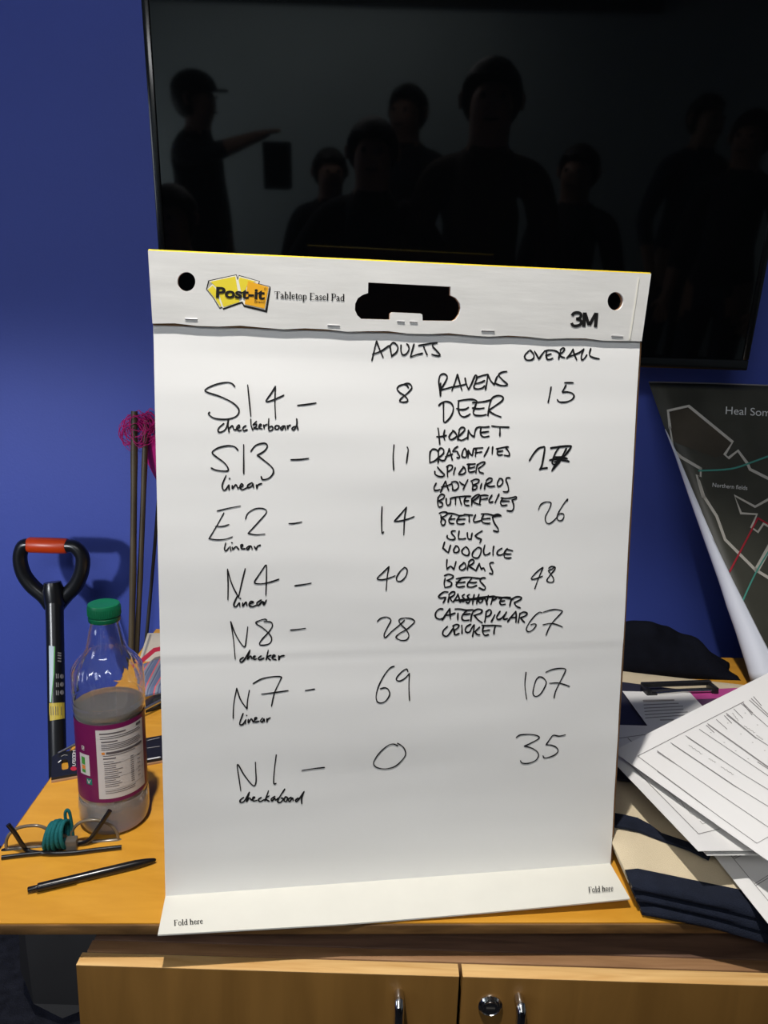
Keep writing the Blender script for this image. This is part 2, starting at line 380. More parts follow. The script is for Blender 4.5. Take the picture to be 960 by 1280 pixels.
struct('baseboard_back', box((X0, YW-.015, 0), (X1, YW, 0.10), 0.004), 'bezel', base=(0, YW, 0))
struct('trim_1', box((X0, Y0, 2.50), (1.9, Y0+.09, 2.68), 0.01), 'dark_beam', base=(0, Y0, 2.5))   # dark rail high on the far wall
# ceiling spotlight, then panels made up to house the two fill lamps
sp = thing('ceiling_spotlight', 'round ceiling spotlight above the table, behind the viewer', 'light', (SPOT[0], SPOT[1], ZC))
b = bmesh.new(); lathe(b, (SPOT[0], SPOT[1], ZC-0.03), [(0.05, 0), (0.055, 0.006), (0.055, 0.03)], 32); obj('mount_plate', b, 'white_plastic', sp)
b = bmesh.new(); tube(b, [(SPOT[0], SPOT[1], ZC-.03), (SPOT[0], SPOT[1], SPOT[2]+.12)], 0.008); obj('stem', b, 'white_plastic', sp)
b = bmesh.new(); d = (Vector((0.06, 0.78, TZ))-Vector(SPOT)).normalized()
lathe(b, Vector(SPOT)-d*0.12, [(0.03, 0), (0.045, 0.01), (0.05, 0.13), (0.045, 0.13), (0.042, 0.03)], 32, axis=d, cap1=False); obj('lamp_head', b, 'white_plastic', sp)
for (cx, cy, sx, sy, lb) in ((-0.4, -1.3, 1.5, 0.5, 'added fill panel on the ceiling nearest the table, behind the viewer'), (-0.5, -2.8, 2.2, 0.3, 'long added fill panel on the ceiling near the pale far wall')):
    t = thing('fill_panel', lb, 'light', (cx, cy, ZC))
    b = bmesh.new()
    for lo, hi in (((-sx/2-.03, -sy/2-.03), (sx/2+.03, -sy/2)), ((-sx/2-.03, sy/2), (sx/2+.03, sy/2+.03)), ((-sx/2-.03, -sy/2), (-sx/2, sy/2)), ((sx/2, -sy/2), (sx/2+.03, sy/2))):
        bx(b, (cx+lo[0], cy+lo[1], ZC-.05), (cx+hi[0], cy+hi[1], ZC-.001), 0.003)
    obj('frame', b, 'white_plastic', t)
    obj('diffuser', box((cx-sx/2, cy-sy/2, ZC-.02), (cx+sx/2, cy+sy/2, ZC-.004)), 'diffuser', t)

# ------------------------------------------------------------------ TELEVISION (wall mounted, tilted down)
TILT = math.radians(7.3)
tvup = Vector((0, -math.sin(TILT), math.cos(TILT))); tvn = Vector((0, -math.cos(TILT), -math.sin(TILT))); tvx = Vector((1, 0, 0))
TVC0 = Vector(ony(933, 463, 1.49))                       # bottom right corner
_l = Vector(hit(197.5, 300, np.array(TVC0), np.array(tvn)))
TVW = TVC0.x-_l.x; TVH = TVW*0.575
TVO = Vector((_l.x, TVC0.y, TVC0.z))                       # bottom left corner
tv = thing('television', 'large black flat screen television tilted down on the blue wall', 'television', tuple(TVO+tvx*TVW/2))
AX = (tvx, tvup, tvn)
b = bmesh.new(); fbox(b, TVO, AX, (0, 0, -0.028), (TVW, TVH, -0.004), 0.006); obj('back_housing', b, 'black_plastic', tv)
b = bmesh.new(); bw = 0.013
for lo, hi in (((0, 0, -.004), (TVW, 0.020, .004)), ((0, TVH-bw, -.004), (TVW, TVH, .004)), ((0, .020, -.004), (bw, TVH-bw, .004)), ((TVW-bw, .020, -.004), (TVW, TVH-bw, .004))):
    fbox(b, TVO, AX, lo, hi, 0.0025)
obj('bezel', b, 'bezel', tv)
b = bmesh.new(); fbox(b, TVO, AX, (bw-.001, .019, -.004), (TVW-bw+.001, TVH-bw+.001, .0005)); obj('screen', b, 'screen', tv)
b = bmesh.new(); fbox(b, TVO, AX, (.3, .15, -.055), (TVW-.3, TVH-.1, -.028), 0.012); obj('rear_bulge', b, 'black_plastic', tv)
b = bmesh.new()
pc = TVO+tvx*TVW/2+tvup*TVH/2-tvn*.05
bx(b, (pc.x-.2, YW-.02, pc.z-.12), (pc.x+.2, YW-.001, pc.z+.12), .004)
for sx in (-.12, .12): bx(b, (pc.x+sx-.015, pc.y-.01, pc.z-.03), (pc.x+sx+.015, YW-.01, pc.z+.03), .003)
obj('wall_bracket', b, 'black_plastic', tv)

# ------------------------------------------------------------------ TABLE TOP AND CABINET
TYAW = math.radians(2.4); tu = Vector((math.cos(TYAW), math.sin(TYAW), 0)); tnn = Vector((-math.sin(TYAW), math.cos(TYAW), 0)); zz = Vector((0, 0, 1))
FLC = Vector((-0.433, 0.654, TZ))                          # front left corner of the top
tbl = thing('tabletop', 'honey coloured maple tabletop lying on the cabinet against the blue wall', 'table', tuple(FLC+tu*.8-zz*.02))
b = bmesh.new(); prism(b, [(0, 0), (1.85, 0), (1.85, .705), (.66, .705), (.66, .815), (0, .815)], -.0105, 0, lambda x, y, z: FLC+tu*x+tnn*y+zz*z); obj('top_board', b, 'table', tbl)
b = bmesh.new(); fbox(b, FLC, (tu, tnn, zz), (-.0015, -.0022, -.0122), (1.85, .001, -.0012), 0.0007)
fbox(b, FLC, (tu, tnn, zz), (-.0022, 0.0, -.0122), (.001, .815, -.0012), 0.0007)
obj('edge_banding', b, 'table_edge', tbl)
b = bmesh.new(); prism(b, [(.003, .003), (1.85, .003), (1.85, .702), (.657, .702), (.657, .81), (.003, .81)], -.0124, -.0105, lambda x, y, z: FLC+tu*x+tnn*y+zz*z); obj('under_board', b, 'table_edge', tbl)

CT = TZ-0.0450                                             # cabinet top
b = bmesh.new()
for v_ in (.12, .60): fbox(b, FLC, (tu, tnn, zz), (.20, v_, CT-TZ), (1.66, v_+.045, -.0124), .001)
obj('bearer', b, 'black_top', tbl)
cab = thing('cabinet', 'low wooden cabinet with locked doors under the maple tabletop', 'cabinet', (0.45, 1.05, 0))
CX0, CX1, CYF, CYB = -0.303, 1.30, 0.6880, 1.46           # doors stand in front of CYF
b = bmesh.new(); bx(b, (CX0+.004, CYF, CT-.014), (CX1, CYB, CT), .0010); obj('cabinet_top', b, 'rail', cab)
b = bmesh.new(); bx(b, (CX0+.002, CYF-.015, CT-.020), (CX1, CYF, CT-.0012), .0008); obj('top_rail', b, 'rail_light', cab)
b = bmesh.new()
bx(b, (CX0+.004, CYF-.010, .06), (CX0+.02, CYB, CT-.014)); bx(b, (CX1-.02, CYF-.002, .06), (CX1, CYB, CT-.014))
bx(b, (CX0+.02, CYF+.01, .06), (CX1-.02, CYB, .08)); bx(b, (CX0+.02, CYB-.012, .08), (CX1-.02, CYB, CT-.014)); bx(b, (CX0+.02, CYF+.03, 0.0), (CX1-.02, CYF+.05, .06))
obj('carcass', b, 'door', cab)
gx_ = float(onz(575.5, 1214, CT-.0015-TZ)[0])
gaps = [CX0-.004, gx_, gx_+.40, gx_+.80, CX1]
DTOP = CT-.0015
for i in range(4):
    x0, x1 = gaps[i]+.0018, gaps[i+1]-.0018
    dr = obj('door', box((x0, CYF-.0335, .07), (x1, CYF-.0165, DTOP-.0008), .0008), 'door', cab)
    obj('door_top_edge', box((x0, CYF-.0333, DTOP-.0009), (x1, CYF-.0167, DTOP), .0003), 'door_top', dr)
    right = i % 2 == 0
    yb = CYF-.0335
    hx = [ony(499, 1256, yb-.015)[0], ony(651.5, 1262, yb-.015)[0], gx_+.73, gx_+.86][i]
    b = bmesh.new()
    hz = ony(499, 1251, yb-.010)[2] if i == 0 else ony(651.5, 1256, yb-.010)[2]
    tube(b, smooth_pts([(hx, yb, hz), (hx, yb-.012, hz), (hx, yb-.017, hz-.006), (hx, yb-.017, hz-.09), (hx, yb-.012, hz-.096), (hx, yb, hz-.096)], 4), 0.0052, 12)
    h = obj('handle', b, 'chrome', dr); h['label'] = 'chrome bow handle'
    if i == 1:
        b = bmesh.new(); _q = ony(613, 1259, yb-.003); lx, lz = float(_q[0]), float(_q[2])
        lathe(b, (lx, yb+.001, lz), [(.0125, 0), (.0125, .003), (.0105, .0045), (.0095, .0035), (.008, .0035), (.0075, .006)], 32, axis=(0, -1, 0))
        lk = obj('lock', b, 'chrome', dr); lk['label'] = 'round chrome lock'
        b = bmesh.new(); bx(b, (lx-.0045, yb-.0062, lz-.001), (lx+.0045, yb-.0045, lz+.001)); obj('keyhole', b, 'black_hole', lk)
b = bmesh.new(); hp = Vector((CX0+.004, CYF-.006, CT-.030)); tube(b, smooth_pts([hp, hp+Vector((-.008, -.004, .006)), hp+Vector((-.010, -.006, .016))], 4), .0035, 10); obj('hinge', b, 'steel', cab)

# ------------------------------------------------------------------ EASEL PAD
PY, LEAN, LEAN2 = 0.1468, 0.0962, -0.0527
PO = np.array([0.0277, 0.7358, TZ+.0015]); pu = np.array([math.cos(PY), math.sin(PY), 0]); pn = np.array([-math.sin(PY), math.cos(PY), 0]); pz = np.array([0, 0, 1.])
pup = pz*math.cos(LEAN)+pn*math.sin(LEAN); pN = np.cross(pu, pup)
PW, PL, HH = 0.508, 0.6034, 0.0691
pup2 = pz*math.cos(LEAN2)+pn*math.sin(LEAN2); pN2 = np.cross(pu, pup2)
HO = PO+pup*PL+pN*0.004
pad = thing('easel_pad', 'white tabletop easel pad with a handwritten tally standing on the table', 'easel pad', tuple(PO))
PV = [Vector(v) for v in (pu, pup, pN)]; PV2 = [Vector(v) for v in (pu, pup2, pN2)]; PVZ = [Vector(pu), Vector(pn), Vector(pz)]
def wav(s, t):
    e = 0.0008*math.sin(t*42+1.5*math.sin(s*5))*math.exp(-((s+.02)/.30)**2) + 0.0012*(noise.noise((s*3, t*9, 1.7)))+0.0005*noise.noise((s*7, t*34, 5))
    tc_ = 0.262+0.006*s
    e += -0.00035*math.exp(-((t-tc_)/.003)**2)+0.0003*math.exp(-((t-tc_-.008)/.006)**2)
    k = min(1, t/.05, (PL-t)/.03+.15); return e*max(k, 0)
def sheet_pt(s, t, d=0.0): return Vector(PO+pu*s+pup*t+pN*(wav(s, t)+d))
def sheet_px(d):
    def fn(x, y):
        p = hit(x, y, PO, pN); q = p-PO; return sheet_pt(float(np.dot(q, pu)), float(np.dot(q, pup)), d)
    return fn
def grid(fn, nx, ny):
    bm = bmesh.new(); V = [[bm.verts.new(fn(i/nx, j/ny)) for i in range(nx+1)] for j in range(ny+1)]
    for j in range(ny):
        for i in range(nx): bm.faces.new((V[j][i], V[j][i+1], V[j+1][i+1], V[j+1][i]))
    return bm
# remaining sheets + brown backing board behind the top sheet
b = bmesh.new(); fbox(b, PO, PV, (-PW/2+.001, .001, -.007), (PW/2-.001, PL+.01, -.0022)); obj('paper_stack', b, 'office', pad)
b = bmesh.new(); fbox(b, PO, PV, (-PW/2-.0005, .0, -.011), (PW/2+.0055, PL, -.0072)); obj('backing_board', b, 'card_brown', pad)
sh = obj('sheet', grid(lambda a, c: sheet_pt((a-.5)*PW, c*(PL+.002)), 40, 130), 'paper', pad, smooth=60)
# header card with hand hole and two hanging holes, cut right through
def hdr_px(d=0.0):
    P0 = HO+pN2*d
    def fn(x, y): return Vector(hit(x, y, P0, pN2))
    return fn
def hdr_uv(x, y):
    q = hit(x, y, HO, pN2)-HO; return float(np.dot(q, pu)), float(np.dot(q, pup2))
def circ(cx, cy, rx, ry, n=28): return [hdr_uv(cx+rx*math.cos(2*math.pi*i/n), cy+ry*math.sin(2*math.pi*i/n)) for i in range(n)]
hbl, hbr = hdr_uv(192, 404.5)[1], hdr_uv(800, 426.5)[1]
outer = [(-PW/2, hbl)] + [(-PW/2+PW*i/24, hbl+(hbr-hbl)*i/24+.0011*math.sin(i*1.9)) for i in range(1, 24)] + [(PW/2, hbr), (PW/2+.0012, HH), (-PW/2-.0012, HH)]
Bk = lambda L_: [hdr_uv(430+x/6, 335+y/6) for x, y in L_]
hand = Bk([(182, 108), (800, 140), (800, 205), (840, 225), (868, 262), (876, 300), (866, 345), (840, 385), (815, 398), (590, 395), (588, 350), (575, 342), (360, 332), (346, 345), (344, 388), (130, 382), (100, 355), (82, 315), (84, 268), (105, 225), (140, 202), (180, 188)])
def plate(polys, z0, z1, O, ax):
    cu = bpy.data.curves.new('c', 'CURVE'); cu.dimensions = '2D'; cu.fill_mode = 'BOTH'; cu.extrude = (z1-z0)/2
    for pl in polys:
        s = cu.splines.new('POLY'); s.points.add(len(pl)-1); s.use_cyclic_u = True
        for q, (x, y) in zip(s.points, pl): q.co = (x, y, 0, 1)
    o = bpy.data.objects.new('c', cu); COL.objects.link(o)
    me = bpy.data.meshes.new_from_object(o.evaluated_get(bpy.context.evaluated_depsgraph_get()))
    bpy.data.objects.remove(o)
    R_ = Matrix((ax[0], ax[1], ax[2])).transposed()
    for v in me.vertices: v.co = R_ @ Vector((v.co.x, v.co.y, v.co.z+(z0+z1)/2)) + Vector(O)
    return me
holes = [hand, circ(233, 352, 11.2, 12), circ(769.5, 376.5, 10, 11.5)]
hd = obj('header_card', plate([outer]+holes, -.003, 0.0, HO, PV2), 'card_white', pad, smooth=30)
bo = [(x*0.999, y if y < HH-.001 else HH-.0005) for x, y in outer]
obj('header_back_card', plate([[(-PW/2, .0), (PW/2, .0), (PW/2, HH), (-PW/2, HH)]]+holes, -.0075, -.0032, HO, PV2), 'card_brown', pad, smooth=30)
b = bmesh.new(); fbox(b, HO, PV2, (-PW/2-.001, HH-.0005, -.0075), (PW/2+.001, HH+.0012, -.001), .0004); t_ = obj('top_tape', b, 'yellow_tape', pad); t_['label'] = 'yellow strip along the top edge'
# crease ridge near the right end of the header
b = bmesh.new(); f_ = hdr_px(0.0004)
ribbon(b, [(798.5, 347), (793, 385), (787, 424)], 1.8, hdr_px(0.0007)); obj('crease', b, 'logo_white', hd)
# staples
b = None
for (x, y, l_) in ((239, 398.5, 15), (417, 406.5, 15), (501, 401.6, 9), (517, 402.2, 9), (610, 413.5, 16), (771.5, 420, 14)):
    b = bmesh.new(); A = hdr_px(0.0006)(x-l_/2, y-.3); B = hdr_px(0.0006)(x+l_/2, y+.4)
    tube(b, [A-Vector(pN2)*.002, A, B, B-Vector(pN2)*.002], .0006, 6); obj('staple', b, 'staple', hd)
# printed marks on the header
lg = (245, 330, 4.8)
T_ = lambda L_: [(lg[0]+x/lg[2], lg[1]+y/lg[2]) for x, y in L_]
b = bmesh.new(); poly2d(b, T_([(60, 152), (92, 122), (73, 99), (243, 62), (251, 85), (257, 66), (384, 103), (377, 117), (446, 135), (448, 150), (427, 292), (288, 258), (275, 236), (164, 275), (158, 262), (142, 270), (103, 205)]), hdr_px(.0002)); lo = obj('logo_outline', b, 'print', hd, smooth=0)
b = bmesh.new(); poly2d(b, T_([(66, 152), (98, 121), (80, 103), (240, 67), (250, 98), (259, 72), (379, 105), (371, 119), (440, 138), (415, 276), (290, 246), (278, 224), (162, 265), (156, 256), (143, 262), (110, 207)]), hdr_px(.0004)); obj('logo_border', b, 'logo_white', lo, smooth=0)
b = bmesh.new(); poly2d(b, T_([(86, 106), (236, 74), (262, 228), (165, 258), (122, 140)]), hdr_px(.0006)); poly2d(b, T_([(70, 153), (100, 128), (118, 150), (152, 252), (144, 256), (112, 204)]), hdr_px(.0006)); poly2d(b, T_([(262, 80), (365, 106), (318, 112), (306, 130), (278, 205), (256, 98)]), hdr_px(.0006)); obj('yellow_notes', b, 'logo_yellow', lo, smooth=0)
b = bmesh.new(); poly2d(b, T_([(312, 101), (436, 139), (411, 268), (292, 240)]), hdr_px(.0008)); obj('orange_note', b, 'logo_orange', lo, smooth=0)
b = bmesh.new(); put_text(b, 'Post-it', T_([(119, 198)])[0], T_([(412, 211)])[0], 12.6, hdr_px(.0011), bold=0.034, spacing=0.98)
put_text(b, 'Brand', T_([(352, 232)])[0], T_([(410, 235)])[0], 3.2, hdr_px(.0011))
ribbon(b, [T_([(416+6*math.cos(k*.785), 150+7*math.sin(k*.785))])[0] for k in range(9)], .4, hdr_px(.0011), caps=False)
obj('logo_lettering', b, 'print', lo, smooth=0)
b = bmesh.new(); put_serif(b, 'Tabletop Easel Pad', T_([(468, 205)])[0], T_([(892, 222)])[0], 8.6, hdr_px(.0005)); obj('printed_title', b, 'print', hd, smooth=0)
b = bmesh.new(); th = lambda x, y: (690+x/7.385, 340+y/7.385)
for L_, w_ in (([(184, 402), (203, 380), (240, 374), (266, 388), (264, 416), (243, 430), (222, 433)], 3.7), ([(222, 433), (252, 438), (270, 458), (262, 484), (228, 497), (196, 494), (180, 470)], 3.7), ([(300, 374), (294, 505)], 4.3), ([(304, 376), (341, 490)], 3.9), ([(345, 490), (405, 380)], 3.9), ([(412, 376), (401, 508)], 4.3)):
    sp_ = smooth_pts([(*th(x, y), 0) for x, y in L_], 4) if len(L_) > 2 else [Vector((*th(x, y), 0)) for x, y in L_]
    ribbon(b, sp_, w_, hdr_px(.0005), caps=False)
obj('printed_mark', b, 'print', hd, smooth=0)
# front flap lying on the table, base and rear strut
FL_ = .0545
FRp = Vector(onz(787.5, 1124, .013)); FLp = Vector(PO-pu*PW/2-pn*FL_); HLp = Vector(PO-pu*PW/2+pn*.004); HRp = Vector(PO+pu*PW/2+pn*.004)
def flap_pt(a, c, d=0.0):                                  # a along the hinge, c from hinge to front edge; the right end rides up on the bags
    lo_ = HLp.lerp(HRp, a); fr_ = FLp.lerp(FRp, a); p = lo_.lerp(fr_, c); p.z = PO[2]+(FRp.z-PO[2])*max(0, (a-.35)/.65)**1.4*c+d; return p
b = bmesh.new(); Tf = [[b.verts.new(flap_pt(i/24, j/6, .0008)) for i in range(25)] for j in range(7)]; Bf = [[b.verts.new(flap_pt(i/24, j/6, -.0008)) for i in range(25)] for j in range(7)]
for j in range(6):
    for i in range(24): b.faces.new((Tf[j][i], Tf[j+1][i], Tf[j+1][i+1], Tf[j][i+1])); b.faces.new((Bf[j][i], Bf[j][i+1], Bf[j+1][i+1], Bf[j+1][i]))
for i in range(24):
    b.faces.new((Tf[6][i], Bf[6][i], Bf[6][i+1], Tf[6][i+1])); b.faces.new((Tf[0][i+1], Bf[0][i+1], Bf[0][i], Tf[0][i]))
for j in range(6):
    b.faces.new((Tf[j][0], Bf[j][0], Bf[j+1][0], Tf[j+1][0])); b.faces.new((Tf[j+1][24], Bf[j+1][24], Bf[j][24], Tf[j][24]))
bmesh.ops.recalc_face_normals(b, faces=b.faces)
fl = obj('base_flap', b, 'flap', pad, smooth=30)
def flap_fn(x, y):
    z = 0.0
    for _ in range(8):
        p = Vector(onz(x, y, z)); q = p-Vector(PO); a = q.dot(Vector(pu))/PW+.5; c = min(1, max(0, -q.dot(Vector(pn))/FL_)); z = flap_pt(a, c, .0012).z-TZ
    return Vector(onz(x, y, z))
b = bmesh.new(); put_serif(b, 'Fold here', (217.5, 1157.2), (254, 1154.6), 7.2, flap_fn); obj('printed_note', b, 'print', fl, smooth=0)
b = bmesh.new(); put_serif(b, 'Fold here', (735.6, 1115.6), (767, 1113.2), 7.0, flap_fn); obj('printed_note', b, 'print', fl, smooth=0)
b = bmesh.new(); fbox(b, PO, PVZ, (-PW/2+.003, .004, -.0010), (PW/2-.003, .15, .0010)); obj('base_panel', b, 'card_brown', pad)
b = bmesh.new(); ht = Vector(HO+pup2*HH*.02-pN2*.012); bt = Vector(PO+pn*.15+pz*.001)
up3 = (ht-bt); ln = up3.length; up3.normalize(); n3 = Vector(pu).cross(up3)
fbox(b, bt, (Vector(pu), up3, n3), (-PW/2+.006, .0, -.0015), (PW/2-.006, ln, .0015)); obj('rear_panel', b, 'card_brown', pad)

